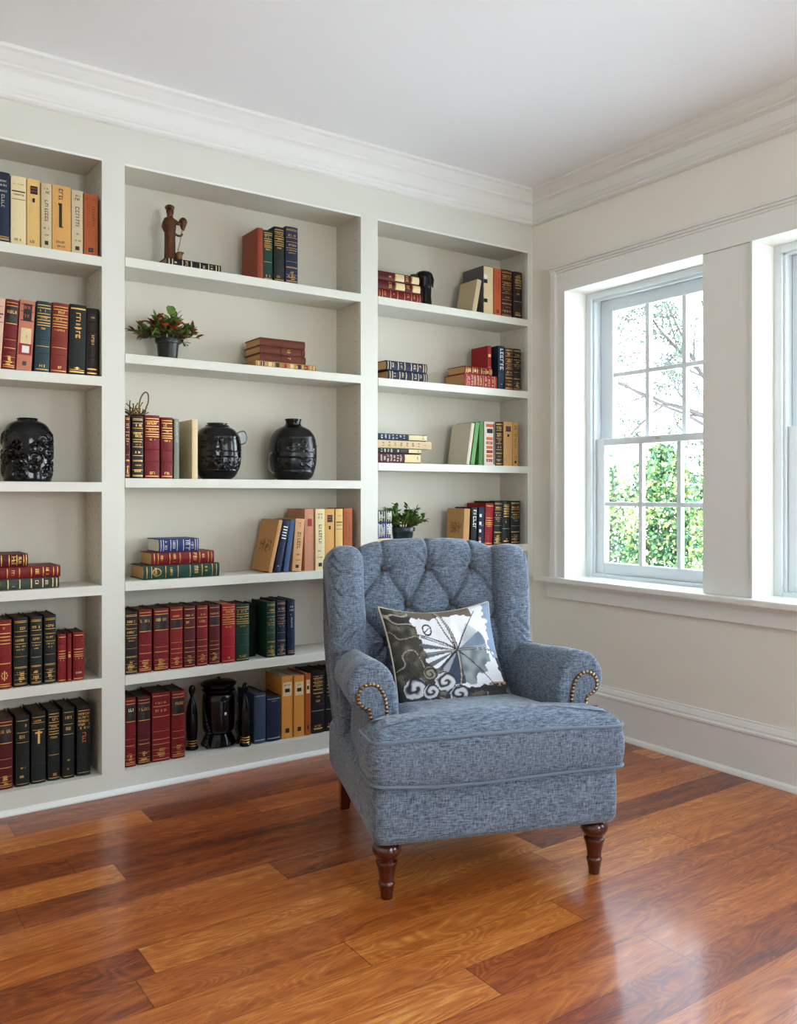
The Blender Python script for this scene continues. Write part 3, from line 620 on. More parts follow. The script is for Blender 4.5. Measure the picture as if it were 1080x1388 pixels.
# print material slots: 0 gold 1 silver 2 ink 3 white 4 cream 5 red 6 orange 7 dark panel
PM = None
def spine_print(st, t, h, rnd):
    R = []; a = -t/2+.0035; b = t/2-.0035; w = b-a
    def band(v, th, mi): R.append((a, b, v*h, v*h+th, mi))
    def fr(v0, v1, mi, th=.0012):
        R.append((a+.002, b-.002, v0*h, v0*h+th, mi)); R.append((a+.002, b-.002, v1*h, v1*h+th, mi))
        R.append((a+.002, a+.002+th, v0*h, v1*h, mi)); R.append((b-.002-th, b-.002, v0*h, v1*h, mi))
    def text(v, th, mi, k=.12):
        d = w*k*rnd.uniform(.5, 1.5); glyphs(R, a+d, b-d, v*h, v*h+th, mi, rnd)
    if st.startswith('gilt_full') or st.startswith('gilt_mid2') or st.startswith('label'):
        for v in (.10, .17, .40): band(v*rnd.uniform(.9, 1.1), .0009, 0)
        for k in range(5): R.append((-w*rnd.uniform(.05, .3), w*rnd.uniform(.05, .3), (.07+.028*k)*h, (.07+.028*k)*h+rnd.uniform(.001, .004), 0))
    if st in ('gilt_full', 'gilt_dense'):
        for v in (.03, .045, .27, .285, .62, .73, .80, .93, .95): band(v, .0016, 0)
        text(.83, .011, 0); text(.66, .010, 0); text(.575, .006, 0); text(.53, .005, 0, .25); text(.10, .012, 0, .2); text(.20, .005, 0, .25)
        if st == 'gilt_dense':
            for v in (.13, .36, .5, .88): band(v, .0016, 0)
            text(.40, .010, 0, .25); text(.70, .010, 0, .2)
    elif st == 'gilt_top':
        for v in (.03, .94, .90, .82, .78, .73, .69, .655): band(v, .0026, 0)
        text(.85, .011, 0); text(.755, .006, 0, .2); text(.60, .008, 0, .2); text(.065, .012, 0, .28)
        if rnd.random() < .5: band(.36, .0018, 0)
    elif st == 'gilt_low': 
        for v in (.04, .055, .08): band(v, .002, 0)
        for v in (.86, .80, .72): text(v, .008, 1, .22)
        vglyphs(R, 0, w*.25, .5*h, .68*h, 1, rnd)
    elif st == 'gilt_low2':
        for v in (.03, .62, .76, .93): band(v, .0016, 0)
        text(.84, .012, 0); text(.68, .014, 0, .2); text(.12, .010, 0, .32); text(.25, .006, 0, .36)
    elif st == 'gilt_cross':
        for v in (.03, .93, .85, .75): band(v, .0016, 0)
        text(.87, .008, 0); R.append((-.0035, .0035, .56*h, .74*h, 0)); R.append((-.012, .012, .70*h, .725*h, 0)); text(.10, .008, 0, .35)
    elif st == 'gilt_scroll':
        for v in (.04, .93): band(v, .0018, 0)
        for v in (.87, .82, .77, .72, .67): text(v, .010, 0, .03)
        vglyphs(R, 0, w*.3, .48*h, .62*h, 6, rnd)
    elif st == 'gilt_vert': 
        band(.93, .005, 0); band(.03, .005, 0); band(.065, .002, 0); vglyphs(R, 0, w*.3, .52*h, .88*h, 0, rnd); R.append((-.010, .010, .09*h, .098*h, 0)); R.append((-.004, .004, .075*h, .11*h, 0)); R.append((-.012, .012, .66*h, .675*h, 0))
    elif st == 'gilt_vert2':
        band(.03, .005, 0); band(.09, .005, 0); vglyphs(R, 0, w*.25, .45*h, .60*h, 0, rnd); text(.85, .008, 0, .36)
    elif st == 'gilt_mid':
        for v in (.03, .93, .64, .58, .53, .49): band(v, .0028, 0)
        text(.44, .006, 0, .2); text(.14, .008, 1, .35)
    elif st == 'gilt_mid2':
        for v in (.03, .25, .32, .65, .80, .95): band(v, .0018, 0)
        text(.84, .008, 0); text(.72, .012, 0, .2); text(.10, .007, 0, .3); R.append((a+.001, b-.001, .665*h, .79*h, 7)) if rnd.random() < .6 else None
    elif st == 'gilt_thin': band(.6, .003, 0); band(.5, .012, 0); band(.03, .002, 0)
    elif st == 'thin_gilt': band(.06, .0024, 1); band(.94, .0016, 1); text(.88, .006, 1, .36)
    elif st == 'thin_white': vglyphs(R, 0, w*.5, .6*h, .95*h, 3, rnd)
    elif st == 'gilt_crest':
        for v in (.03, .06, .36, .65, .70, .75, .80, .93): band(v, .003, 0)
        text(.87, .008, 0, .3)
        for k in range(8):
            an = k*PI/4; R.append((.009*math.cos(an)-.002, .009*math.cos(an)+.002, .19*h+.012*math.sin(an)-.003, .19*h+.012*math.sin(an)+.003, 0))
        R.append((-.0015, .0015, .12*h, .26*h, 0))
    elif st in ('label_top', 'label_white'):
        R.append((a, b, .66*h, .90*h, 7))
        for v in (.03, .055, .30, .65, .905, .95): band(v, .0022, 0)
        m = 3 if st == 'label_white' else 0
        text(.80, .014, m, .06); text(.70, .016, m, .1); band(.77, .0016, m); text(.14, .008, 0, .34)
        if st == 'label_white': 
            for v in (.86, .83): R.append((a+.004, b-.004, v*h, v*h+.004, 3))
    elif st == 'gilt_ladder':
        for v in (.88, .82, .76, .70, .64): R.append((a+w*.12, b-w*.12, v*h, v*h+.0035, 0))
        for v in (.91, .85, .79, .73): text(v, .006, 0, .2)
        text(.50, .012, 0, .3); band(.36, .0012, 1); R.append((a+w*.15, b-w*.15, .06*h, .085*h, 0)); text(.10, .010, 0, .22); text(.58, .006, 0, .3)
    elif st == 'gilt_white': 
        for k in range(5): R.append((a+w*.1, b-w*.1, (.86-.055*k)*h, (.88-.055*k)*h, 3))
        text(.1, .006, 1, .3)
    elif st == 'white_vert': vglyphs(R, 0, w*.62, .45*h, .93*h, 3, rnd); text(.1, .008, 1, .3)
    elif st == 'jacket': text(.88, .004, 2, .1) if t > .03 else None; band(.77, .0045, 2); text(.72, .007, 2, .05); band(.66, .002, 2); text(.06, .010, 2, .32)
    elif st == 'jacket_block':
        R.append((a+w*.2, b-w*.15, .78*h, .90*h, 2)); R.append((a+w*.15, b-w*.15, .86*h, .875*h, 6)); R.append((a+w*.15, b-w*.15, .82*h, .83*h, 6)); text(.06, .012, 2, .32); R.append((-w*.12, w*.12, .66*h, .72*h, 2)) if rnd.random() < .5 else None
    elif st == 'jacket_text': text(.90, .008, 2, .15); text(.84, .012, 2, .18); vglyphs(R, 0, w*.4, .42*h, .74*h, 2, rnd); text(.20, .006, 2, .2); R.append((-w*.22, w*.22, .06*h, .12*h, 2)); text(.30, .008, 2, .25)
    elif st == 'jacket_bar': R.append((-w*.16, w*.02, .36*h, .72*h, 2)); vglyphs(R, w*-.05, w*.25, .78*h, .95*h, 2, rnd); text(.12, .010, 2, .25); text(.06, .008, 2, .25); R.append((-w*.1, w*.1, .36*h, .375*h, 2)); R.append((-w*.2, w*.02, .7*h, .73*h, 2))
    elif st == 'orange_text': text(.90, .008, 5, .08); vglyphs(R, -w*.2, w*.22, .48*h, .86*h, 5, rnd); vglyphs(R, w*.2, w*.22, .46*h, .80*h, 7, rnd); R.append((-w*.2, w*.2, .06*h, .13*h, 7)); text(.085, .007, 6, .36)
    elif st == 'jacket_badge': R.append((a+.002, b-.002, .68*h, .90*h, 4)); R.append((a+w*.25, b-w*.25, .74*h, .80*h, 2)); text(.84, .010, 5, .2); R.append((-w*.2, w*.2, .09*h, .16*h, 2)); text(.115, .006, 4, .38)
    elif st == 'patch':
        for i, v in enumerate((.78, .90)): R.append((a+w*.2, b-w*.15, v*h-.02, v*h+.012, 2)); text(v-.03, .014, 6, .22)
        band(.70, .004, 5); band(.93, .003, 5); R.append((a+w*.1, b-w*.1, .38*h, .60*h, 4)); R.append((a, b, .22*h, .38*h, 5)); R.append((a+w*.25, b-w*.2, .25*h, .35*h, 3)); text(.46, .012, 2, .3); R.append((-w*.15, w*.15, .07*h, .13*h, 7)); band(.83, .003, 5)
    elif st == 'patch_small': R.append((a+w*.25, b-w*.2, .72*h, .84*h, 5)); R.append((-w*.1, w*.1, .76*h, .80*h, 7)); text(.07, .008, 2, .3)
    elif st == 'patch_strip': 
        if t > .05: R.append((a, b, .012*h, .988*h, 4))
        for k, c in enumerate((3, 6, 2, 3, 7, 3, 2, 3)): R.append((a, a+w*.38, (.04+.10*k)*h, (.12+.10*k)*h, c))
        text(.5, .01, 3, .2)
    elif st == 'orange_dense':
        R.append((a+w*.12, b-w*.12, .88*h, .95*h, 6)); R.append((a+w*.2, b-w*.2, .74*h, .84*h, 2))
        for k in range(6): R.append((a+w*.15, b-w*.2, (.08+.10*k)*h, (.15+.10*k)*h, 6 if k % 2 else 5)); text(.09+.10*k, .012, 4, .2)
        R.append((b-w*.12, b, .03*h, .97*h, 7))
    # stacks (bands across the spine of a lying book)
    elif st.startswith('h_'):
        kind = st[2:]; m = {'bands_cream': 4, 'gilt': 0, 'gilt_crest': 0, 'silver': 1, 'white': 4, 'check': 4, 'dark': 7, 'plain': 0, 'label_cream': 3, 'label_cream2': 3, 'sand': 2, 'bands_mix': 4}[kind]
        if kind in ('bands_cream', 'gilt', 'gilt_crest', 'silver', 'bands_mix'):
            for v in (.04, .10, .28, .44, .60, .76, .90, .955): band(v, .0035 if kind in ('bands_cream', 'bands_mix') else .0024, m)
            text(.66, t*.35, m, .12) 
            for v in (.14, .34, .80): text(v, .012, m, .15)
        if kind == 'bands_mix':
            for k, c in enumerate((7, 4, 2, 5, 4, 7, 5)): R.append((a, b, (.08+.12*k)*h, (.08+.12*k+.06)*h, c))
        if kind == 'gilt_crest':
            for k in range(14):
                an = k*2*PI/14; R.append((.014*math.cos(an)-.002, .014*math.cos(an)+.002, .17*h+.016*math.sin(an)-.002, .17*h+.016*math.sin(an)+.002, 0))
            text(.48, .03, 0, .1)
        if kind == 'white':
            for v in (.1, .2, .28, .38, .46, .62, .72, .84): text(v, .012, 4, .05)
            for v in (.06, .56, .92): band(v, .002, 4)
        if kind == 'check':
            R.append((a, b, .42*h, .62*h, 4)); R.append((a, b, .82*h, .985*h, 4)); text(.66, .018, 0, .1); text(.25, .018, 0, .1); band(.8, .003, 0); band(.4, .003, 0)
        if kind == 'dark':
            text(.3, .012, 7, .2); text(.6, .016, 0, .3); band(.08, .0015, 7); band(.92, .0015, 7); band(.45, .0015, 7)
        if kind == 'label_cream': R.append((a, b, .62*h, .995*h, 4)); 
        if kind == 'label_cream2': R.append((a, b, .70*h, .995*h, 4)); R.append((a, b, .50*h, .66*h, 7))
        if kind in ('label_cream', 'label_cream2'):
            for k in range(7): text(.06+.075*k, .010, 3, .1)
            for k in range(4): text(.66+.08*k, .010, 2, .18)
        if kind == 'sand': 
            for k in range(8): text(.08+.11*k, .012, 2 if k > 3 else 7, .15)
    return [r for r in R if r[1] > r[0] and r[3] > r[2]]
NOPRINT = {'plain'}
PMATS = [M_gold, M_silver, M_ink, M_white, M_cream, M_red, M_orange, M_darkpanel]
def make_book(label, group, t, h, d, color, style, seed, paper=None, cat='book', name='book'):
    rnd = random.Random(seed); root = thing(name, label, cat, group=group)
    pale = color in ('cream', 'straw', 'bone', 'honey', 'pink', 'salmon', 'kraft', 'salmonbeige', 'rosebeige', 'linen', 'leaf', 'leafdark', 'white', 'honeydark', 'sand', 'amber', 'orange', 'blue', 'greygreen', 'rust', 'greybeige')
    bow = min(.005, t*.12) if not pale else .0015; bt = .0028 if t > .02 else .0018
    n = 8; hw = t/2-.0003
    def sy(u): return bow*((2*u/t)**2) 
    us = [-hw+2*hw*k/n for k in range(n+1)]
    out = [(-hw, d)]+[(u, sy(u)) for u in us]+[(hw, d)]
    inn = [(hw-bt, d)]+[(u*(1-2*bt/t), sy(u)+bt) for u in reversed(us)]+[(-hw+bt, d)]
    prof = out+inn
    mb = MB(); m = len(out)
    lo = [(x, y, 0) for x, y in prof]; hi = [(x, y, h) for x, y in prof]
    N = len(prof); fs = []
    for j in range(N): k = (j+1) % N; fs.append((j, k, N+k, N+j))
    for j in range(m-1): a_, b_ = j, N-1-j; fs.append((j, j+1, N-2-j, N-1-j)); fs.append((N+j, N+j+1, N+N-2-j, N+N-1-j))
    mb.add(lo+hi, fs, 0, True)
    if style.startswith('gilt') or style.startswith('label') or style in ('h_gilt', 'h_gilt_crest', 'h_silver', 'h_bands_cream'):
        for v in (.27, .46, .645, .80, .925):           # raised bands on the spine
            if style in ('gilt_low', 'gilt_vert'): break
            mb.rings([[(u, sy(u)-.0011*math.sin(PI*q/4)*1.0, v*h-.0022+.0044*q/4) for u in us] for q in range(5)], closed=False, cap0=False, cap1=False)
    mb.build('cover', cover_mat(color), root, sharp=35)
    pb = MB(); ph = .0035 if t > .02 else .002
    pb.box(-hw+bt+.0002, hw-bt-.0002, bow+bt+.0003, d-.005, ph, h-ph)
    pb.build('page_block', M_pagew if (pale or color in ('royal',)) else (M_page if style.startswith('h_') or color in ('terracotta', 'scarlet') else M_pagedark), root)
    if style not in NOPRINT:
        R = spine_print(style, t, h, rnd)
        if R:
            q = MB(); used = sorted({r[4] for r in R}); idx = {c: i for i, c in enumerate(used)}
            for u0, u1, v0, v1, c in R:
                u0 = max(u0, -hw+.0005); u1 = min(u1, hw-.0005); v0 = max(v0, .001); v1 = min(v1, h-.001)
                if u1-u0 < 1e-4 or v1-v0 < 1e-4: continue
                k = max(1, int((u1-u0)/(t/8))+1); off = .0004 if c not in (4, 5, 7) else .00022
                if c == 7: off = .0002
                if any((v0-.003 < vv*h < v1+.003) for vv in (.27, .46, .645, .80, .925)) and not style.startswith('jacket'): off += .0011
                A = [(u0+(u1-u0)*i/k, sy(u0+(u1-u0)*i/k)-off, v0) for i in range(k+1)]; B = [(p[0], p[1], v1) for p in A]
                D = [(p[0], p[1]+off+.0006, v0) for p in A]; E_ = [(p[0], p[1]+off+.0006, v1) for p in A]
                q.rings([D, A, B, E_], closed=False, cap0=False, cap1=False, mi=idx[c], smooth=False)
            q.build('spine_lettering', [PMATS[c] for c in used], root)
    if style == 'plain' and color == 'kraft':          # ornament on the left cover
        q = MB()
        for i in range(34):
            yy = d*rnd.uniform(.18, .82); zz = h*rnd.uniform(.38, .62); a = rnd.uniform(0, PI)
            q.tube([(-hw-.0003, yy+.008*math.cos(a+s_*1.1), zz+.006*math.sin(a+s_*1.1)) for s_ in range(4)], .0009, 5)
        q.build('cover_ornament', M_bronze, root)
    return root
ORD = ['leftmost', 'second from left', 'third from left', 'fourth from left', 'fifth from left', 'sixth from left', 'seventh from left', 'eighth from left', 'ninth from left', 'tenth from left', 'eleventh from left', 'twelfth from left']
YS = .012
seed = 11
def words(s): return len(s.replace(',', ' ').split())
for key, place, z, es in UPRIGHT:
    grp = 'upright books on the '+place
    for i, (x, t, h, col, st, lean, look) in enumerate(es):
        seed += 1; rnd = random.Random(seed)
        lab = look+' on '+place
        if words(lab) > 16: lab = look+', '+place
        d = rnd.uniform(.150, .172)
        if h < .2: d = .135
        if key == 'middle fourth' and i == 0: d = .17
        b = make_book(lab, grp, t-.0009, h, d, col, st, seed)
        a = math.radians(lean); yo = (.032 if 'bottom' in key else YS)+rnd.uniform(-.003, .005)
        dz = (t/2)*math.sin(a); b.location = (x, yo, z+.0006+dz*1.0+ (0.0004 if lean else 0)); b.rotation_euler = (0, a, 0)
    
for key, place, z, es in STACKS:
    grp = 'books lying in a stack on the '+place; zz = z+.0006
    for i, (x0, ln, t, col, st, look) in enumerate(es):
        seed += 1; rnd = random.Random(seed)
        lab = look+' on '+place
        if words(lab) > 16: lab = look+', '+place
        b = make_book(lab, grp, t-.0006, ln, .165 if i == 0 else rnd.uniform(.14, .16), col, st, seed)
        if len(es) == 1: del b['group']
        b.rotation_euler = (0, PI/2, 0)
        b.location = (x0, YS+(.002+.004*rnd.random()), zz+t/2); zz += t
# small red book standing on the rose stack
b = make_book('small plain red book standing upright on the red stack, second shelf of right bay', None, .024, .112, .13, 'scarlet', 'gilt_thin', 5)
b.location = (-.2715, YS+.012, 1.657+.064+.038+.0016)
b = make_book('small black book set back between the two green volumes, fifth shelf of middle bay', None, .05, .222, .12, 'blackgreen', 'plain', 6)
b.location = (-1.549, .078, .4406)
# ---------------------------------------------------------------- ornaments
def swirl_disp(seed, amp, R, z0, z1, count=26):
    rnd = random.Random(seed); cs = []
    for _ in range(count): cs.append((rnd.uniform(0, 2*PI), rnd.uniform(z0, z1), rnd.uniform(.010, .024), rnd.random()))
    def f(a, z):
        d = 0
        for ca, cz, cr, k in cs:
            da = (a-ca+PI) % (2*PI)-PI; q = math.hypot(da*R, z-cz)
            if q < cr*1.6:
                if k < .6: d = max(d, amp*math.exp(-((q-cr)/.0032)**2), amp*.8*math.exp(-(q/(cr*.35))**2))
                else: d = max(d, amp*math.exp(-((math.fmod(q*3+da*R*2+1, cr)-cr/2)/.003)**2)*(q < cr*1.4))
        fade = min(1, max(0, (z-z0+.01)/.015))*min(1, max(0, (z1+.01-z)/.015))
        return d*fade
    return f
def dense(prof, n=70):
    c = catmull(prof, 5, False); P = np.array(c); L = np.r_[0, np.cumsum(np.linalg.norm(np.diff(P, axis=0), axis=1))]
    s = np.linspace(0, L[-1], n); return [(float(np.interp(q, L, P[:, 0])), float(np.interp(q, L, P[:, 1]))) for q in s]

v = thing('relief_vase', 'squat black glazed vase with swirling raised relief on third shelf of left bay', 'vase', (-2.428, .094, 1.1726))
MB().lathe(dense([(.060, 0), (.076, .001), (.081, .008), (.082, .05), (.083, .12), (.082, .16), (.078, .186), (.066, .207), (.050, .218), (.036, .223), (.034, .226), (.0355, .229)], 110), n=150, sy=.95, disp=swirl_disp(4, .0065, .083, .020, .180, 60), p=2.25).build('body', M_black, v)
MB().lathe([(.0352, 0), (.0365, .002), (.035, .004), (.028, .003), (.026, -.03)], c=(0, 0, .228), n=48).build('rim', M_black, v)

def facet_vase(name, label, loc, w, H, neck_r, neck_h, mat_b, seed, base=.62):
    v = thing(name, label, 'vase', loc); R = w/2; h = H-neck_h
    prof = [(R*base*.9, 0), (R*base, .003), (R*(base+.16), .018), (R*.93, .050), (R*.99, .080), (R, h*.48), (R*.99, h*.64), (R*.92, h*.79), (R*.74, h*.91), (R*.52, h*.97), (neck_r*1.2, h*.995), (neck_r, h+neck_h*.25)]
    def disp(a, z):
        u = math.cos(a*1); f = 0
        # two recessed picture fields on the front
        da = ((a+PI/2+PI) % (2*PI))-PI
        if abs(da) < 1.15:
            e = min(1, (1.15-abs(da))/.08)
            for z0, z1 in ((h*.16, h*.42), (h*.50, h*.78)):
                if z0 < z < z1: f = -.0035*min(e, (z-z0)/.004, (z1-z)/.004, 1) if e > 0 else 0
        return f
    sw = swirl_disp(seed, .0042, R, h*.18, h*.76, 30)
    MB().lathe(dense(prof, 110), n=150, sy=.84, p=2.35, disp=lambda a, z: disp(a, z)+(sw(a, z) if disp(a, z) < -.001 else 0)).build('body', mat_b, v)
    MB().lathe([(neck_r*.98, h), (neck_r, h+neck_h*.6), (neck_r*1.12, H-.003), (neck_r*1.12, H), (neck_r*.9, H), (neck_r*.82, h-.02)], n=48, sy=.9).build('neck', mat_b, v)
    return v
v = facet_vase('glazed_vase', 'black glossy vase with clear side lug on third shelf of middle bay, beside cream book', (-1.690, .100, 1.1886), .196, .233, .040, .008, M_black, 9)
q = catmull([(.086, 0, .195), (.118, 0, .205), (.132, 0, .185), (.128, 0, .160), (.108, 0, .150), (.088, 0, .152)], 5, False)
mb = MB(); mb.tube(q, .0035, 8); mb.build('lug', M_smoke, v)
mb = MB(); f2 = [(a[0], -.0012, a[2]) for a in q]; b2 = [(a[0], .0012, a[2]) for a in q]; mb.rings([f2, b2], closed=True, smooth=False); mb.build('lug_web', M_smoke, v)
v = facet_vase('glazed_vase', 'smoked black vase with raised neck on third shelf of middle bay, right of its twin', (-1.337, .100, 1.1886), .206, .268, .033, .030, M_blackmatte, 21, base=.66)
mb = MB(); mb.tube(catmull([(-.092, 0, .118), (-.112, 0, .110), (-.120, 0, .080), (-.114, 0, .045), (-.092, 0, .030)], 5, False), .005, 8); mb.build('side_handle', M_smoke, v)

# bronze statuette standing on the flat black book, top shelf
s = thing('statuette', 'small bronze robed figure holding up a torch, standing on the flat black book', 'statuette', (-1.897, .085, 2.0563))
b = MB(); b.lathe([(.020, 0), (.0225, .003), (.021, .010), (.0205, .05), (.021, .10), (.0235, .112), (.022, .122), (.024, .14), (.027, .158), (.023, .172), (.013, .178), (.0115, .188), (.014, .193), (.0155, .203), (.013, .212), (.006, .216)], n=28, sy=.8, disp=lambda a, z: .0016*math.sin(a*9)*(z < .11)+.001*math.sin(a*5+z*80))
b.tube(catmull([(.018, 0, .168), (.034, -.003, .158), (.044, -.004, .163), (.052, -.004, .168)], 5, False), [.008]*5+[.0065]*5+[.005]*6, 10)
b.tube(catmull([(.018, 0, .118), (.032, -.003, .110), (.045, -.003, .112), (.050, -.003, .120)], 5, False), .0045, 8)
b.tube([(-.022, 0, .155), (-.028, -.004, .135), (-.024, -.010, .118), (-.012, -.014, .110)], [.008, .0075, .006, .005], 10)
b.build('figure', M_bronze, s)
MB().lathe([(.012, 0), (.017, .004), (.0185, .012), (.015, .018), (.006, .022)], c=(-.001, -.001, .206), n=20, disp=lambda a, z: .0012*math.sin(a*7)).build('headdress', M_bronze, s)
MB().tube(catmull([(.034, 0, .052), (.040, 0, .075), (.046, 0, .105), (.052, 0, .135)], 5, False), .0032, 8).build('torch_staff', M_pale, s)
MB().lathe([(.003, -.014), (.007, -.006), (.012, .006), (.017, .020), (.014, .030), (.006, .038)], c=(.055, 0, .148), n=16, disp=lambda a, z: .0015*math.sin(a*5)).build('torch_head', M_bronze, s)
m = MB(); m.lathe([(.016, 0), (.018, .003), (.015, .010), (.015, .032), (.018, .037), (.012, .041)], c=(.036, 0, 0.0), n=20); m.tube([(.030, 0, .043), (.046, -.003, .045), (.056, -.003, .043)], [.004, .003, .004], 8); m.build('pedestal', M_brass, s)

# antler like twig ornament lying on the upright books
s = thing('branch_ornament', 'dark brass tangle of coral like twigs with a tall loop, resting on red gilt books', 'ornament', (-2.034, .075, 1.4290))
m = MB(); rn = random.Random(5)
m.tube([(-.03, 0, .006), (0, .006, .009), (.03, -.004, .006)], .006, 8)
for k in range(18):
    a = rn.uniform(-1.2, 1.2); x = rn.uniform(-.036, .030); L = rn.uniform(.03, .062); y = rn.uniform(-.02, .02)
    pts = [(x, y, .006)]; 
    for j in range(3): pts.append((pts[-1][0]+L/3*math.sin(a+rn.uniform(-.4, .4)), pts[-1][1]+rn.uniform(-.007, .007), pts[-1][2]+L/3*abs(math.cos(a))))
    m.tube(pts, [.0035, .0028, .0024, .0018], 6); m.sphere(pts[-1], .0032, 6, 4)
m.tube(catmull([(.016, 0, .006), (.010, 0, .040), (.018, 0, .078), (.034, 0, .098), (.046, 0, .090), (.046, 0, .060), (.038, 0, .038), (.030, 0, .006)], 6, False), .0028, 7)
m.build('twigs', M_brass, s)

# black ornament on the bottom shelf
s = thing('lidded_urn', 'black lidded urn ornament with beaded foot and side column on bottom shelf of middle bay', 'ornament', (-1.674, .125, .0810))
MB().lathe([(.066, 0), (.072, .004), (.071, .012), (.066, .018), (.064, .030), (.058, .040), (.052, .055)], n=60, sy=.9, disp=lambda a, z: .0018*math.sin(a*26) if z < .022 else 0).build('foot', M_blueblack, s)
MB().lathe(dense([(.050, .05), (.062, .062), (.066, .085), (.067, .13), (.067, .19), (.062, .212), (.052, .222)], 40), n=64, sy=.95).build('drum', M_blueblack, s)
MB().lathe([(.052, .220), (.068, .226), (.070, .234), (.060, .240), (.074, .250), (.076, .258), (.062, .266), (.028, .272), (.008, .274), (.007, .280), (.003, .283)], n=60, sy=.9).build('lid', M_blueblack, s)
MB().sphere((.004, -.0645, .140), .0055, 12, 8, (1, .5, 1.2)).build('medallion', M_silver, s)
m = MB()
for sx in (-1, 1):
    for k in range(9): m.sphere((sx*(.066+.006*math.sin(k)), -.045, .010+.0135*k), .0088-.0003*k, 10, 6)
    m.tube([(sx*.070, -.04, .12), (sx*.074, -.03, .17), (sx*.070, -.01, .225)], [.004, .003, .003], 8)
m.build('beaded_bracket', M_blueblack, s)
def finial(name, label, loc, H, r, seed):
    s = thing(name, label, 'ornament', loc)
    MB().lathe([(r, 0), (r*1.05, .006), (r*.8, .014), (r*.72, .03), (r*.9, H*.30), (r*.9, H*.55), (r*.75, H*.66), (r*.45, H*.76), (r*.28, H*.80), (r*.26, H*.84), (r*.48, H*.88), (r*.55, H*.93), (r*.4, H*.98), (.002, H)], n=32).build('body', M_blueblack, s)
    m = MB()
    for z in (.016, .026, .036): m.lathe([(r*.80, z-.002), (r*.86, z), (r*.80, z+.002)], n=32)
    m.build('gilt_rings', M_gold, s); return s
finial('finial_ornament', 'slim black finial ornament with ball top between red books and the urn', (-1.790, .125, .081), .262, .026, 1)
finial('finial_ornament', 'black ball topped finial with gilt foot rings between urn and slate books', (-1.589, .046, .081), .262, .023, 2)

# black knob headed bookend on the right bay's top shelf
s = thing('bookend_figure', 'dark glazed round headed bookend beside the checked book stack', 'bookend', (-.632, .090, 2.0273))
MB().lathe(dense([(.030, 0), (.034, .004), (.036, .02), (.033, .06), (.036, .10), (.042, .125), (.046, .148), (.042, .165), (.028, .176), (.004, .178)], 40), n=40, sy=.9, disp=lambda a, z: .0025*math.sin(a*6)*(z < .1)).build('body', M_blackmatte, s)
m = MB()
for k in range(7): a = -2.6+k*.34; m.tube([(.043*math.cos(a), .040*math.sin(a), .10), (.047*math.cos(a), .044*math.sin(a), .14), (.036*math.cos(a), .034*math.sin(a), .168)], .0024, 6)
m.build('ribs', M_black, s)
mb = MB(); mb.lathe([(.018, 0), (.020, .01), (.016, .04), (.018, .10), (.024, .13), (.020, .150), (.004, .156)], n=24); 
s2 = thing('bottle_ornament', 'narrow dark green glass bottle squeezed between checked books and bookend', 'bottle', (-.698, .080, 2.0273)); mb.build('body', mat('dark_green_glass', lin(28, 38, 26), .12, coat=.4, bump=.04), s2)

# ---------------------------------------------------------------- potted plants
def leaf(mb, p, d, L, W, roll, mi, lobed=False):
    d = Vector(d).normalized(); up = Vector((0, 0, 1)); s = d.cross(up)
    if s.length < .1: s = Vector((1, 0, 0))
    s.normalize(); nrm = s.cross(d); s = (s*math.cos(roll)+nrm*math.sin(roll)).normalized(); nrm = s.cross(d).normalized(); p = Vector(p)
    prof = [(0, .0), (.18, .55), (.45, 1), (.75, .8), (1.0, .25)] if not lobed else [(0, .2), (.2, .8), (.5, 1), (.8, 1.1), (1.05, .6)]
    c = [p+d*L*t+nrm*(-.18*L*t*t) for t, w in prof]; l = [c[i]+s*W/2*prof[i][1]+nrm*.12*W for i in range(5)]; r = [c[i]-s*W/2*prof[i][1]+nrm*.12*W for i in range(5)]
    tip = p+d*L*(1.12 if not lobed else .98)-nrm*.2*L
    vs = l+c+r+[tip]; fs = []
    for i in range(4): fs += [(i, i+1, 6+i, 5+i), (5+i, 6+i, 11+i, 10+i)]
    fs += [(4, 15, 9), (9, 15, 14)]
    mb.add([tuple(v) for v in vs], fs, mi, True)
M_leafA = leaf_mat('dark_green_red_leaves', lin(52, 74, 32), lin(112, 40, 28), .45, sc=30)
M_leafG = leaf_mat('fresh_green_leaves', lin(58, 98, 40), lin(112, 138, 62), .45, sc=30)
M_flower = leaf_mat('rust_red_blossom', lin(150, 44, 30), lin(196, 96, 50), .55, sc=60)
M_stem = mat('plant_stem', lin(64, 52, 32), .7, bump=.2)
def pot(parent, r0, r1, H, m):
    MB().lathe([(r0, 0), (r0*1.02, .003), (r1*.93, H*.78), (r1*.94, H*.79), (r1*1.04, H*.80), (r1*1.08, H*.98), (r1*1.06, H), (r1*.98, H), (r1*.96, H*.85), (.001, H*.84)], n=40).build('pot', m, parent)
    MB().lathe([(r1*.95, H*.84), (r1*.9, H*.90), (.002, H*.92)], n=24).build('soil', M_soil, parent)
p = thing('potted_plant', 'potted plant with red tipped leaves and rust blossoms on second shelf of middle bay', 'plant', (-1.902, .095, 1.6603))
pot(p, .036, .046, .088, M_pot)
rn = random.Random(12); st = MB(); lv = MB(); fl = []
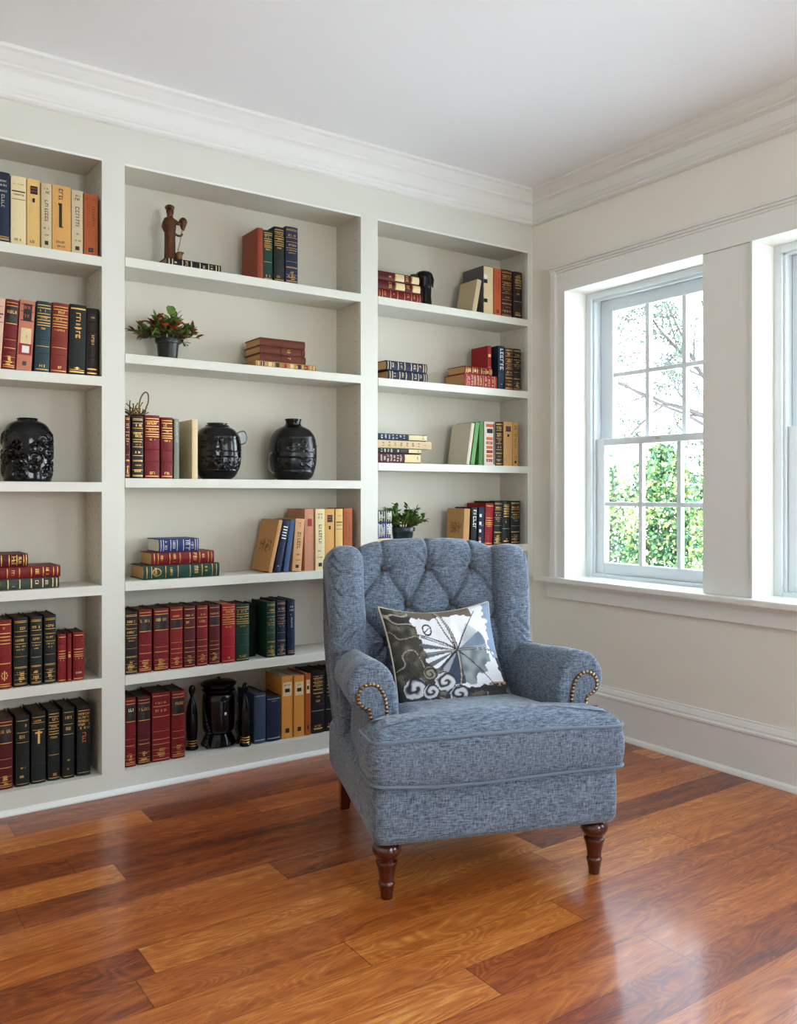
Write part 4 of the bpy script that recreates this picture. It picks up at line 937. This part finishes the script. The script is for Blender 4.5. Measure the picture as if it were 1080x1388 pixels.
for k in range(64):
    az = rn.uniform(0, 2*PI); el = rn.uniform(.15, 1.45); L = rn.uniform(.06, .115)*(1.12 if el < .7 else .92)
    sx = 1.18; d = Vector((math.cos(az)*math.cos(el)*sx, math.sin(az)*math.cos(el)*.62, math.sin(el)))
    b0 = Vector((math.cos(az)*.015, math.sin(az)*.012, .08)); b1 = b0+d*L; b1.z -= .02*(1-math.sin(el))
    mid = (b0+b1)/2+Vector((0, 0, .010)); st.tube([b0, mid, b1], [.0018, .0014, .001], 5)
    for j in range(9):
        t = rn.uniform(.35, 1.02); q = b0.lerp(mid, t*2) if t < .5 else mid.lerp(b1, (t-.5)*2)
        dd = d+Vector((rn.uniform(-.9, .9), rn.uniform(-.9, .9), rn.uniform(-.5, .8)))
        leaf(lv, q, dd, rn.uniform(.020, .038), rn.uniform(.012, .021), rn.uniform(-.8, .8), 0 if rn.random() < .5 else 1)
leaf(lv, (.006, -.02, .178), (0, 0, 1), .040, .036, 0, 1, True); st.tube([(.004, -.012, .09), (.006, -.02, .18)], .0016, 5)
st.build('stems', M_stem, p); lv.build('leaves', [M_leafA, M_leafG], p)
for c, r in (((-.028, -.045, .135), .013), ((.008, -.05, .124), .016), ((.030, -.045, .150), .011), ((-.048, -.035, .158), .010), ((-.110, -.01, .142), .010), ((.104, -.02, .132), .009), ((-.038, -.03, .176), .009)):
    f = MB()
    for k in range(9): a = k*2.4; leaf(f, (c[0], c[1], c[2]-r*.4), (math.cos(a)*.8, math.sin(a)*.8-.2, 1.0-.07*k), r*1.5, r*1.2, 0, 0)
    f.sphere(c, r*.6, 8, 6); f.build('blossom', M_flower, p)
p = thing('potted_plant', 'small leafy green plant in blue black pot on shelf just behind the armchair', 'plant', (-.755, .095, .8723))
pot(p, .040, .056, .098, M_potblue)
rn = random.Random(31); st = MB(); lv = MB()
for k in range(50):
    az = rn.uniform(0, 2*PI); el = rn.uniform(.35, 1.5); L = rn.uniform(.06, .112)
    d = Vector((math.cos(az)*math.cos(el)*1.1, math.sin(az)*math.cos(el)*.7, math.sin(el)))
    b0 = Vector((math.cos(az)*.02, math.sin(az)*.02, .09)); b1 = b0+d*L
    st.tube([b0, (b0+b1)/2+Vector((0, 0, .004)), b1], [.0016, .0013, .001], 5)
    for j in range(9):
        t = rn.uniform(.3, 1.03); dd = d+Vector((rn.uniform(-1, 1), rn.uniform(-1, 1), rn.uniform(-.5, .6)))
        leaf(lv, b0.lerp(b1, t), dd, rn.uniform(.018, .030), rn.uniform(.014, .022), rn.uniform(-.8, .8), 0)
st.build('stems', M_stem, p); lv.build('leaves', [M_leafG], p)
# ---------------------------------------------------------------- armchair (local frame: +x right, +y back)
CH = thing('armchair', 'blue grey linen wingback armchair with tufted back, rolled arms and nailhead trim', 'armchair', (-1.4566, -1.3775, 0), math.radians(-20))
from mathutils import noise as mnoise
def nz3(x, y, z, s=1.0): return mnoise.noise(Vector((x*s, y*s, z*s)))
def slab(mb, poly, prof, conv, mi=0, cap=True):
    """closed polygon swept through (inset, level) pairs; conv maps (u,v,level) to xyz"""
    R = []
    for d, l in prof:
        Q = inset(poly, d) if abs(d) > 1e-6 else np.array(poly)
        R.append([conv(q[0], q[1], l) for q in Q])
    mb.rings(R, cap0=cap, cap1=cap, mi=mi)
# legs
LEGP = [(.010, 0), (.0165, .002), (.0185, .022), (.0205, .030), (.0215, .038), (.0235, .042), (.0235, .047), (.0205, .051), (.0215, .065), (.0255, .085), (.0290, .098), (.0310, .103), (.0300, .107), (.0245, .110), (.0255, .114),
        (.034, .122), (.040, .134), (.0405, .145), (.036, .156), (.030, .161), (.032, .164), (.033, .170), (.028, .176), (.028, .20)]
for sx in (-1, 1): MB().lathe(LEGP, c=(sx*.318-.004, 0.0, 0), n=36).build('leg', M_leg, CH)
for sx in (-1, 1):
    R = []
    for t in np.linspace(0, 1, 6):
        w = .016+.010*t; y = .705-.045*t**.8; z = .19*t; x = sx*.285-.02
        R.append([(x-w, y-w, z), (x+w, y-w, z), (x+w, y+w, z), (x-w, y+w, z)])
    MB().rings(R, smooth=False).build('leg', M_leg, CH, bevel=.003)
# seat base box (rounded), slightly narrower to the back
def zconv(f=lambda u, v, l: 0): return lambda u, v, l: (u-.01*0, v, l)
base_poly = resample(rounded([(-.374, -.070), (.366, -.070), (.330, .70), (-.368, .70)], [.045, .045, .05, .05], 8), .03)
mb = MB()
slab(mb, base_poly, [(.05, .166), (.028, .166), (.012, .171), (.003, .183), (0, .20), (-.001, .25), (0, .300), (.002, .318), (.010, .330), (.022, .335), (.05, .336)], lambda u, v, l: (u+.0025*nz3(u*6, v*6, l*6), v+.003*nz3(u*5, v*5, l*5+3), l+(.012*math.cos(min(1, abs(u)/.38)*PI/2) if l > .3 else 0)*0))
mb.build('seat_base', M_linen, CH)
# arms: rolled profile swept back to front
prof_arm = [(.250, .20), (.250, .34), (.247, .47), (.252, .545), (.266, .595), (.290, .630), (.322, .645), (.355, .640), (.383, .620), (.400, .588), (.403, .553), (.393, .522), (.372, .505), (.352, .498), (.344, .480), (.344, .440), (.350, .36), (.356, .27), (.357, .20)]
pa = catmull(prof_arm, 5, True)
nail_path = [(.293, .425), (.291, .47), (.292, .51), (.300, .548), (.318, .574), (.342, .581), (.364, .571), (.375, .549), (.370, .526), (.354, .514), (.341, .504), (.338, .47), (.338, .425)]
for sx in (-1, 1):
    mb = MB(); R = []
    ys = [(.034, .083), (.020, .083), (.010, .086), (.003, .093), (0, .105)]+[(0, .105+.03*k) for k in range(1, 18)]+[(0, .63)]
    for d, y in ys:
        Q = inset(pa, d) if d else np.array(pa); ring = []
        for i, (x, z) in enumerate(Q):
            t = max(0, (y-.10)/.5); hi = max(0, min(1, (z-.42)/.18))
            x2 = x-.045*t*max(0, min(1, (x-.27)/.08)); z2 = z-.040*t*hi
            # gathered pleats close to the front of the roll
            if z > .53 and y < .16:
                ang = math.atan2(z-.55, x-.335); z2 += 0
                pl = sum(math.exp(-((ang-a0)/.05)**2) for a0 in (.25, .85, 1.5, 2.1, 2.7))
                k = .0045*pl*max(0, min(1, (y-.083)/.012))*max(0, 1-(y-.09)/.07)
                dx, dz = x-.335, z-.55; L_ = math.hypot(dx, dz)+1e-6; x2 -= dx/L_*k; z2 -= dz/L_*k
            w_ = .0035*nz3(x*5+sx*3, y*6, z*5)
            ring.append((sx*(x2+w_)-.012-.02*t*(1 if sx > 0 else 0)-.005*t, y, z2+w_))
        R.append(ring)
    mb.rings(R); arm = mb.build('arm', M_linen, CH)
    # facing panel and nail trim on the arm front
    npth = catmull(nail_path, 8, False)
    pnl = [(p[0], p[1]) for p in catmull(nail_path, 5, False)]
    pm = MB(); slab(pm, inset(pnl, .002), [(0, .090), (0, .080), (.002, .0775), (.006, .0765)], lambda u, v, l: (sx*u-.012, l, v)); pm.build('front_facing', M_linen, arm)
    nm = MB(); P = np.array([(p[0], p[1]) for p in npth]); Ls = np.r_[0, np.cumsum(np.linalg.norm(np.diff(P, axis=0), axis=1))]
    k = 0; s = .004
    while s < Ls[-1]:
        x = float(np.interp(s, Ls, P[:, 0])); z = float(np.interp(s, Ls, P[:, 1])); nm.sphere((sx*x-.012, .0770, z), .0060, 8, 6, (1, .8, 1)); s += .0118
    nm.build('nailhead_trim', M_nail, arm)
    tp = MB(); tp.tube([(sx*p[0]-.012, .0795, p[1]) for p in npth], .0035, 6); tp.build('gimp_backing', M_gimp, arm)
    sm = MB()
    for a0 in (.25, .85, 1.5, 2.1, 2.7):
        ii = min(range(len(pa)), key=lambda q: abs(math.atan2(pa[q][1]-.55, pa[q][0]-.335)-a0)+(9 if pa[q][1] < .53 else 0))
        sm.tube([R[k][ii] for k in range(1, 7)], .0019, 6)
    sm.build('pleat_seams', M_pipe, arm)
    # wing
    wing_o = resample(catmull([(.50, .19), (.47, .30), (.455, .42), (.446, .50), (.440, .60), (.446, .72), (.460, .83), (.478, .905), (.510, .943), (.560, .950), (.63, .940), (.690, .92), (.715, .88), (.705, .72), (.698, .55), (.695, .35), (.690, .20), (.60, .185)], 8, True), .006)
    mb = MB(); R = []; r = .052
    N_ = 31
    for k in range(N_):
        a = -1+2*k/(N_-1); d = r*(1-math.sqrt(max(0, 1-abs(a)**2.6)))
        Q = inset(wing_o, d)
        ring = []
        for (y, z) in Q:
            xin, xout = .232, .350
            flare = .012*max(0, min(1, (.62-y)/.2))
            x = (xin+xout)/2+(xout-xin)/2*a*(1.0)+flare*(1 if a > 0 else .4)
            low = max(0, min(1, (.66-z)/.2)); x -= .040*max(0, min(1, (.60-z)/.35))*max(0, a); y = y-.03*max(0, min(1, (.50-z)/.3))*(1 if y > .6 else 0)
            wr = .006*nz3(y*4+sx*9, z*15, a*.8)*max(0, 1-abs(z-.7)/.35)+.003*nz3(y*10, z*10, a*2+sx)
            for (zc, sl, ac, am, wd) in ((.90, .5, .75, .0045, .007), (.875, .35, .8, .004, .006), (.80, .45, .7, .0035, .006), (.70, -.5, .3, .004, .007), (.665, -.35, .1, .0045, .007), (.635, -.4, .5, .004, .006), (.72, .7, .8, .003, .005), (.77, .25, -.2, .0025, .006)):
                wr -= 2.2*am*math.exp(-((z-zc-sl*.03*a*(1 if sx > 0 else 1)*4*abs(a)+.02*math.sin(a*3))/wd)**2)*math.exp(-((a-ac)/.55)**2)*(1 if y < .60 else 0)
            ring.append((sx*(x+wr)-.040, y-wr*.8, z+.004*nz3(x*9+sx, y*9, z*9)))
        R.append(ring)
    mb.rings(R); wing = mb.build('wing', M_linen, CH)
    # seam where the arm meets the wing
    pts = []
    for i, (x, z) in enumerate(pa):
        if z > .46 and x < .395:
            t = .74*1; 
            if (x > .30 and z < .51): continue
            pts.append((x, z))
    pts = [p for p in pa if p[1] > .44 and p[0] < .345]
    sm = MB(); sm.tube([(sx*(x+.002)-.012-.015*(sx > 0)-.004-.012*(x > .3), .432+.02*max(0, (.6-z)), z-.0275*max(0, min(1, (z-.42)/.18))+.001) for x, z in pts], .003, 6); sm.build('seam_piping', M_pipe, wing)
# tufted back
XC = -.038; HB = .244
btn = [(XC-.158, .873), (XC, .873), (XC+.160, .873), (XC-.079, .750), (XC+.081, .750), (XC-.158, .627), (XC, .627), (XC+.160, .627)]
segs = []
def sg(a, b): segs.append((a, b))
for a in btn:
    for b_ in btn:
        if a[1] > b_[1]+.05 and abs(abs(a[0]-b_[0])-.08) < .012: sg(a, b_)
sides = [(btn[0], (XC-HB, .775)), (btn[2], (XC+HB, .775)), (btn[5], (XC-HB, .72)), (btn[7], (XC+HB, .72)), (btn[5], (XC-HB, .54)), (btn[7], (XC+HB, .54))]
for a, b_ in sides: sg(a, b_)
for a in btn[:3]: sg(a, (a[0]+(a[0]-XC)*.12, 1.08))
for a in btn[5:]: sg(a, (a[0], .45))
def dseg(p, a, b):
    ax, az = a; bx, bz = b; t = ((p[0]-ax)*(bx-ax)+(p[1]-az)*(bz-az))/((bx-ax)**2+(bz-az)**2); t = max(0, min(1, t))
    return math.hypot(p[0]-ax-t*(bx-ax), p[1]-az-t*(bz-az))
spine_c = catmull([(.455, .38), (.470, .50), (.492, .62), (.515, .74), (.538, .86), (.555, .925), (.575, .945), (.605, .958), (.640, .953), (.672, .932), (.690, .89), (.700, .75), (.695, .50), (.690, .20)], 24, False)
P_ = np.array(spine_c); Ls = np.r_[0, np.cumsum(np.linalg.norm(np.diff(P_, axis=0), axis=1))]
NS = 230; NX = 150; S_ = np.concatenate([np.linspace(0, Ls[int(len(Ls)*.62)], NS-30), np.linspace(Ls[int(len(Ls)*.62)], Ls[-1], 31)[1:]])
R = []
for s in S_:
    y = float(np.interp(s, Ls, P_[:, 0])); z = float(np.interp(s, Ls, P_[:, 1]))
    y2 = float(np.interp(s+.004, Ls, P_[:, 0])); z2 = float(np.interp(s+.004, Ls, P_[:, 1])); ty, tz = y2-y, z2-z; L_ = math.hypot(ty, tz)+1e-9; ny, nzv = -tz/L_, ty/L_
    # unrolled height so that pleats run over the top edge
    zz = z if y < .60 and z < .95 else (.95+(y-.60)*1.0 if z > .9 else 2)
    row = []
    for i in range(NX+1):
        x = XC-HB+2*HB*i/NX; h = 0
        if zz < 1.1:
            dl = min(dseg((x, zz), a, b_) for a, b_ in segs); db = min(math.hypot(x-a[0], zz-a[1]) for a in btn)
            puff = math.sqrt(min(1, dl/.062)); tp_ = max(0, min(1, (zz-.905)/.05)); h = (.017*puff-.006)*(1-tp_)+.010*tp_-.015*math.exp(-(db/.020)**2)-(.008+.001*tp_)*math.exp(-(dl/.0065)**2)
            nb = min(btn, key=lambda a: math.hypot(x-a[0], zz-a[1])); an = math.atan2(zz-nb[1], x-nb[0])
            h += (.0036*math.sin(an*9+nb[0]*9)+.0018*math.sin(an*19+nb[1]*7))*math.exp(-((db-.030)/.024)**2)*min(1, db/.012)
            if y > .575: h *= max(0, 1-(y-.575)/.09)
        crown_ = .013*(1-((x-XC)/HB)**2)*max(0, min(1, (z-.80)/.12))-.006*max(0, min(1, (z-.80)/.12))
        e_ = abs((x-XC)/HB); sh_ = max(0, min(1, (z-.90)/.07)); xx_ = XC+(x-XC)*(1-.05*sh_)
        row.append((xx_, y+ny*h, z+nzv*h+crown_-.018*sh_*e_**6+.002*nz3(x*7, y*7, z*7)))
    R.append(row)
RT = [[R[j][i] for j in range(len(R))] for i in range(NX+1)]
mb = MB(); mb.rings(RT, closed=True, cap0=True, cap1=True); back = mb.build('backrest', M_linen, CH, sharp=75)
for bx, bz in btn:
    by = float(np.interp(bz, P_[:60*2, 1], P_[:60*2, 0])) if False else float(np.interp(bz, [p[1] for p in spine_c[:110]], [p[0] for p in spine_c[:110]]))
    m = MB(); m.sphere((bx, by+.009, bz), .0115, 14, 8, (1, .7, 1)); m.build('button', M_button, back)
# T shaped seat cushion
Tp = rounded([(-.384, -.088), (.372, -.088), (.372, .078), (.236, .088), (.230, .50), (-.252, .50), (-.258, .088), (-.384, .078)], [.045, .045, .022, .02, .02, .02, .02, .022], 8)
Tp = resample(Tp, .012)
def ctop(u, v): return -.075*max(0, v+.02)+.014*math.exp(-((v-.05)/.16)**2)*math.cos(min(1, abs(u+.006)/.40)*PI/2)
mb = MB()
def cconv(u, v, l):
    k = max(0, min(1, (l-.400)/.06)); front = v < -.06
    sag = -.010*math.cos(min(1, abs(u)/.38)*PI/2)*(1-k)*(1 if v < .02 else 0)
    wr = (.0045*nz3(u*16, v*3, l*3)) if v < .0 else 0
    return (u, v-abs(wr)*(1 if front else 0), l+ctop(u, v)*k+sag+.0035*nz3(u*6, v*6, 1.3)*k+.004*math.sin(u*9)*(1-k))
slab(mb, Tp, [(.03, .338), (.010, .339), (.002, .344), (-.001, .352), (-.006, .375), (-.008, .395), (-.006, .425), (-.001, .450), (.001, .458)], cconv, cap=True)
slab(mb, Tp, [(.001, .458), (.008, .466), (.018, .476), (.030, .484), (.044, .490), (.060, .494)], cconv, cap=False)
# crowned top filled with a fan of shrinking rings
Q = inset(Tp, .060); cen = np.array([0.0, .17])
R = []
for t in (0, .12, .25, .4, .55, .7, .85, .97):
    ring = []
    for q in Q:
        # shrink towards the spine of the cushion (x=0 line)
        tx = 0.0; tyv = min(max(q[1], .03), .40); u = q[0]*(1-t)+tx*t; v = q[1]*(1-t)+tyv*t; ring.append(cconv(u, v, .494+.006*math.sin(t*PI/2)))
    R.append(ring)
mb.rings(R, cap0=False, cap1=True)
cush = mb.build('seat_cushion', M_linen, CH, sharp=75)
for zl, nm in ((.458, 'piping'), (.342, 'piping')):
    pp = [cconv(q[0], q[1], zl) for q in inset(Tp, -.0015)]; m = MB(); m.tube(pp, .0048, 8, closed=True); m.build(nm, M_pipe, cush)

# ---------------------------------------------------------------- throw pillow
SZ = .199
def pillow_color(u, v):
    """leaf and rose print; u right, v up in -1..1"""
    def mix(a, b, t): t = max(0, min(1, t)); return tuple(a[i]*(1-t)+b[i]*t for i in range(3))
    W = (.80, .80, .82); CHc = (.035, .037, .04); OL = (.075, .068, .05); GB = (.28, .34, .42); DB = (.06, .09, .15); TAN = (.42, .30, .20); LG = (.36, .40, .43)
    n1 = nz3(u*2.2, v*2.2, 5); n2 = nz3(u*6, v*6, 9); n3 = nz3(u*14, v*14, 2)
    cu, cv = .10, .08; du, dv = u-cu, v-cv; r = math.hypot(du, dv); a = math.degrees(math.atan2(dv, du)) % 360
    jag = .06*n2+.05*n3
    # dark foliage ground left / bottom
    edge = -.42+.34*(-v)*.5+jag+(.18 if v < -.2 else 0)
    col = W
    if u < edge-.02 or (v < -.72+jag):
        c = mix(OL, CHc, .5+1.2*n1); c = mix(c, (.22, .20, .15), max(0, n2*1.6-.1)); 
        if abs(math.sin(6*v+3*u+4*n1)) < .10: c = (.40, .37, .30)
        if abs(n3) < .03: c = CHc
        col = c
    else:
        if 8 < a < 62: col = mix(LG, W, .35+n1) if r < .55+jag else W
        if (330 < a or a < 8) and r < .62+jag*2: col = GB
        if 8 < a < 34 and r < .60+jag: col = mix(GB, DB, .45)
        if 275 < a < 356 and r < .62+jag*1.8: col = mix((.16, .19, .20), (.30, .33, .34), .5+n2*1.5)
        if 225 < a < 275 and r < .62: col = mix(DB, CHc, .3) if a > 240 else (.34, .35, .38)
        if 150 < a < 225 and r < .66: col = W if int(a/9) % 2 else mix(CHc, GB, .35)
        if u > .80+jag*1.5 and v > -.1: col = mix(GB, (.20, .30, .50), .4+n1)
        if u > .86+jag and v <= -.1: col = mix(CHc, OL, .5)
        if u > .52+jag*2 and -.80 < v < -.55: col = TAN if n3 > -.15 else CHc
        if v < -.62+jag or (u > .35 and v < -.78): col = CHc
        if v > .78+jag*1.2 and u < .55: col = (.16, .13, .10)
        for am, wd in ((95, .030), (182, .02), (275, .028), (5, .022), (60, .012), (118, .012), (140, .014), (318, .012), (215, .018)):
            da = math.radians((a-am-14*r*math.sin(am)+180) % 360-180)
            if abs(da)*r < wd*(1.1-.6*r) and r < .95: col = CHc if abs(da)*r > wd*.4 or wd < .02 else (.40, .36, .32)
    # roses
    for (ru, rv, rr) in ((-.20, -.46, .19), (-.72, -.50, .21), (-.46, -.60, .14), (-.44, -.26, .12), (-.40, -.86, .14), (.02, -.72, .17)):
        q = math.hypot(u-ru, v-rv)
        if q < rr:
            an = math.atan2(v-rv, u-ru); q += .02*n3; s = math.sin(q*48/(rr/.17)+an+2.5*n2)
            col = mix((.62, .62, .64) if rv < -.3 else (.30, .28, .20), CHc, .5+.9*s-.25) if q < rr*.93 else CHc
    # small leaf doodle on the white
    q = math.hypot((u+.34)*1.5, v-.52)
    if abs(q-.11) < .018 or (q < .11 and abs(math.sin(22*(u-v))) < .25 and (u < -.3)): col = CHc
    return (*[max(0, c) for c in col], 1)
NP = 170
def pillow_mesh():
    vs = []; cols = []; fs = []
    for side in (1, -1):
        off = len(vs)
        for j in range(NP+1):
            for i in range(NP+1):
                u = -1+2*i/NP; v = -1+2*j/NP
                # denser sampling close to the edges
                uu = math.sin(u*PI/2)*.35+u*.65; vv = math.sin(v*PI/2)*.35+v*.65
                e = max(0, (1-uu**2))*max(0, (1-vv**2))
                x = SZ*uu*(1-.085*(1-vv*vv)*abs(uu)**2); z = SZ*.91*vv*(1-.13*(1-uu*uu)*abs(vv)**2)
                x += .018*max(0, uu)*max(0, -vv)**1; z += .014*max(0, -uu)**2*max(0, vv)
                th = .060*e**.42+.0015+.004*nz3(uu*2.5, vv*2.5, side*3)*e**.4+.0025*nz3(uu*7, vv*7, side*5)*e**.4
                vs.append((x, -side*th, z)); cols.append(pillow_color(uu, vv) if side == 1 else (.5, .5, .48, 1))
        n = NP+1
        for j in range(NP):
            for i in range(NP): a = off+j*n+i; fs.append((a, a+1, a+n+1, a+n) if side == 1 else (a, a+n, a+n+1, a+1))
    return vs, fs, cols
vs, fs, cols = pillow_mesh()
me = bpy.data.meshes.new('pillow_body'); me.from_pydata(vs, [], fs)
ca = me.color_attributes.new('print', 'FLOAT_COLOR', 'POINT'); ca.data.foreach_set('color', [c for q in cols for c in q])
me.polygons.foreach_set('use_smooth', [True]*len(fs)); me.materials.append(vcol_mat('printed_cotton')); me.update()
PW = thing('throw_pillow', 'square throw pillow with black, white and blue rose and leaf print on the armchair', 'pillow')
po = bpy.data.objects.new('pillow_body', me); C.objects.link(po); po.parent = PW
n = NP+1; idx = [j for j in range(n)]+[j*n+n-1 for j in range(1, n)]+[(n-1)*n+j for j in range(n-2, -1, -1)]+[j*n for j in range(n-2, 0, -1)]
m = MB(); m.tube([(vs[i][0]*1.004, 0, vs[i][2]*1.004) for i in idx[::3]], .0034, 8, closed=True); m.build('piping', mat('cream_cord', lin(208, 196, 168), .8, bump=.3, bscale=600), PW)
thc = math.radians(-20); Rz = Matrix.Rotation(thc, 4, 'Z')
PW.matrix_world = Matrix.Translation(Vector((-1.4566, -1.3775, 0))) @ Rz @ Matrix.Translation(Vector((-.034, .362, .584))) @ Matrix.Rotation(math.radians(6), 4, 'Z') @ Matrix.Rotation(math.radians(-24), 4, 'X') @ Matrix.Rotation(math.radians(-2), 4, 'Y')

# ---------------------------------------------------------------- outdoors
struct(MB().box(WT, 14, -14, 14, -.62, -.6).build('ground', mat('bounce_ground', lin(226, 224, 220), .9, bump=.4, bscale=6, var=.06)))  # hidden ground, coloured pale to bounce daylight up to the ceiling
M_bush = [leaf_mat('mid_green_shrub_leaves', lin(44, 78, 38), lin(100, 130, 70), .6, sc=3), leaf_mat('deep_green_shrub_leaves', lin(26, 60, 42), lin(58, 92, 62), .6, sc=3), leaf_mat('yellow_green_leaves', lin(96, 116, 54), lin(160, 162, 104), .6, sc=3)]  # three leaf greens, scattered in noise clusters
def bush(label, x, y, r, h, seed, mix_):
    rn = random.Random(seed); t = thing('garden_shrub', label, 'shrub', (x, y, -.6), group=None); m = MB()
    for k in range(13000):
        th = rn.uniform(0, 2*PI); zf = rn.random()**.8; rr = rn.random()**.4
        lump = 1+.13*math.sin(3*th+seed+zf*4)+.10*math.sin(5*th-zf*9+seed)
        rad = r*lump*(1 if zf < .62 else math.sqrt(max(0, 1-((zf-.62)/.38)**2)))
        c = Vector((rr*rad*math.cos(th), rr*rad*math.sin(th), .08+h*zf*(1+.05*math.sin(7*th+seed))))
        d = Vector((rn.gauss(0, 1), rn.gauss(0, 1), rn.gauss(0, 1)+.3)).normalized(); s = d.cross(Vector((rn.gauss(0, 1), rn.gauss(0, 1), rn.gauss(0, 1)))).normalized(); L = rn.uniform(.030, .058); W = L*.36
        nn = nz3(c.x*3+seed, c.y*3, c.z*3); mm = [mix_[0], mix_[1]*(2.2 if nn < -.05 else .6), mix_[2]*(2.2 if nn > .1 else .4)]
        m.add([tuple(c), tuple(c+d*L*.5+s*W), tuple(c+d*L), tuple(c+d*L*.5-s*W)], [(0, 1, 2, 3)], rn.choices((0, 1, 2), mm)[0])
    m.build('foliage', M_bush, t)
    b = MB()
    for k in range(7): a = k*.9; b.tube([(.05*math.cos(a), .05*math.sin(a), 0), (r*.3*math.cos(a), r*.3*math.sin(a), h*.4), (r*.6*math.cos(a), r*.6*math.sin(a), h*.75)], [.03, .02, .01], 6)
    b.build('stems', M_bark, t); return t
bush('bushy green shrub outside window, leftmost in its lower sash', 3.1, 2.52, .43, 2.02, 3, (2, 3, 2))
bush('rounded pale green shrub outside window, seen through the middle lower panes', 3.2, 1.70, .34, 2.00, 4, (3, 2, 3))
bush('dense green shrub outside window, partly hidden by the board between windows', 3.2, .98, .33, 2.12, 5, (3, 3, 2))
def tree(label, x, y, seed, base_dirs):
    rn = random.Random(seed); t = thing('bare_tree', label, 'tree', (x, y, -.6)); tr = MB(); tr.tube([(0, 0, 0), (.03, .05, 1.4), (0, .1, 2.6)], [.11, .09, .06], 10); tr.build('trunk', M_bark, t)
    br = MB(); lv = MB()
    def grow(p, d, L, r, lev):
        pts = [p]; n = 6
        for i in range(n):
            d = (d+Vector((rn.gauss(0, .16), rn.gauss(0, .16), rn.gauss(0, .14)))).normalized(); pts.append(pts[-1]+d*L/n)
        br.tube(pts, [max(.0045, r*(1-.75*i/n)) for i in range(n+1)], 6 if lev < 2 else 4)
        if lev < 3:
            for i in range(2, n+1):
                for _ in range(1 if rn.random() < .75 else 2):
                    grow(pts[i], (d+Vector((rn.gauss(0, .6), rn.gauss(0, .8), rn.gauss(0, .55)))).normalized(), L*rn.uniform(.4, .6), r*(1-.7*i/n)*.6, lev+1)
        if lev >= 2:
            for q in pts[2:]:
                if rn.random() < .55:
                    for _ in range(2):
                        dd = Vector((rn.gauss(0, 1), rn.gauss(0, 1), rn.gauss(0, 1))).normalized(); s = dd.cross(Vector((0, 0, 1))).normalized(); W = .015; q2 = q+dd*.02
                        lv.add([tuple(q2), tuple(q2+dd*.022+s*W), tuple(q2+dd*.048), tuple(q2+dd*.022-s*W)], [(0, 1, 2, 3)], 0)
    for p, d, L, r in base_dirs: grow(Vector(p), Vector(d).normalized(), L, r, 0)
    br.build('branches', M_bark, t); lv.build('leaves', [M_bush[1]], t); return t
tree('thin branched tree reaching across the upper sash, nearly bare', 5.6, 2.5, 8, [((0, .1, 2.5), (0, 1, .35), 2.4, .040), ((0, .1, 2.2), (0, 1, .05), 1.9, .028), ((0, .05, 2.6), (0, .5, 1), 1.9, .028), ((0, .1, 2.6), (0, .9, .9), 2.2, .030), ((0, .1, 2.3), (0, .95, .6), 2.3, .026)])

# ---------------------------------------------------------------- light, world, camera
w = bpy.data.worlds.new('world'); bpy.context.scene.world = w; w.use_nodes = True; n = w.node_tree.nodes; l = w.node_tree.links
bg = n['Background']; tc = n.new('ShaderNodeTexCoord'); sp = n.new('ShaderNodeSeparateXYZ'); l.new(tc.outputs['Generated'], sp.inputs[0])
rp = n.new('ShaderNodeValToRGB'); l.new(sp.outputs['Z'], rp.inputs[0]); rp.color_ramp.elements[0].position = 0; rp.color_ramp.elements[0].color = (.90, .95, 1, 1); rp.color_ramp.elements[1].position = .7; rp.color_ramp.elements[1].color = (.55, .74, 1, 1)
l.new(rp.outputs[0], bg.inputs['Color']); bg.inputs['Strength'].default_value = SKY
sun = bpy.data.lights.new('sun', 'SUN'); sun.energy = SUN; sun.angle = math.radians(3); sun.color = (1, .95, .86)
so = bpy.data.objects.new('sun', sun); C.objects.link(so); so.rotation_euler = Vector((1, -.35, -1.25)).to_track_quat('-Z', 'Y').to_euler()
def portal(name, loc, rot, sx, sy):
    a = bpy.data.lights.new(name, 'AREA'); a.shape = 'RECTANGLE'; a.size = sx; a.size_y = sy; a.cycles.is_portal = True
    o = bpy.data.objects.new(name, a); C.objects.link(o); o.location = loc; o.rotation_euler = rot
portal('window_portal', (WT+.02, (W1[0]+W1[1])/2, 1.42), (0, PI/2, 0), 1.45, W1[1]-W1[0])
portal('window_portal', (WT+.02, (W2[0]+W2[1])/2, 1.42), (0, PI/2, 0), 1.45, W2[1]-W2[0])
portal('window_portal', (WT+.02, -3.8, 1.35), (0, PI/2, 0), 1.8, 1.6)  # this portal and the next serve the added fill windows
portal('window_portal', (-1.5, YB-.22, 1.4), (PI/2, 0, 0), 1.0, 1.6)
cam = bpy.data.cameras.new('camera'); co = bpy.data.objects.new('camera', cam); C.objects.link(co)
cam.sensor_fit = 'HORIZONTAL'; cam.sensor_width = 36; cam.lens = 36*1159/1080; cam.shift_y = -24/1080; cam.clip_start = .05
co.location = (-3.08667, -3.24978, 1.127); co.rotation_euler = (PI/2, 0, -math.atan2(.56786, .82313))
sc = bpy.context.scene; sc.camera = co
vs_ = sc.view_settings; vs_.view_transform = 'Standard'; vs_.look = 'None'; vs_.gamma = 1; vs_.use_curve_mapping = False; vs_.exposure = EXPO
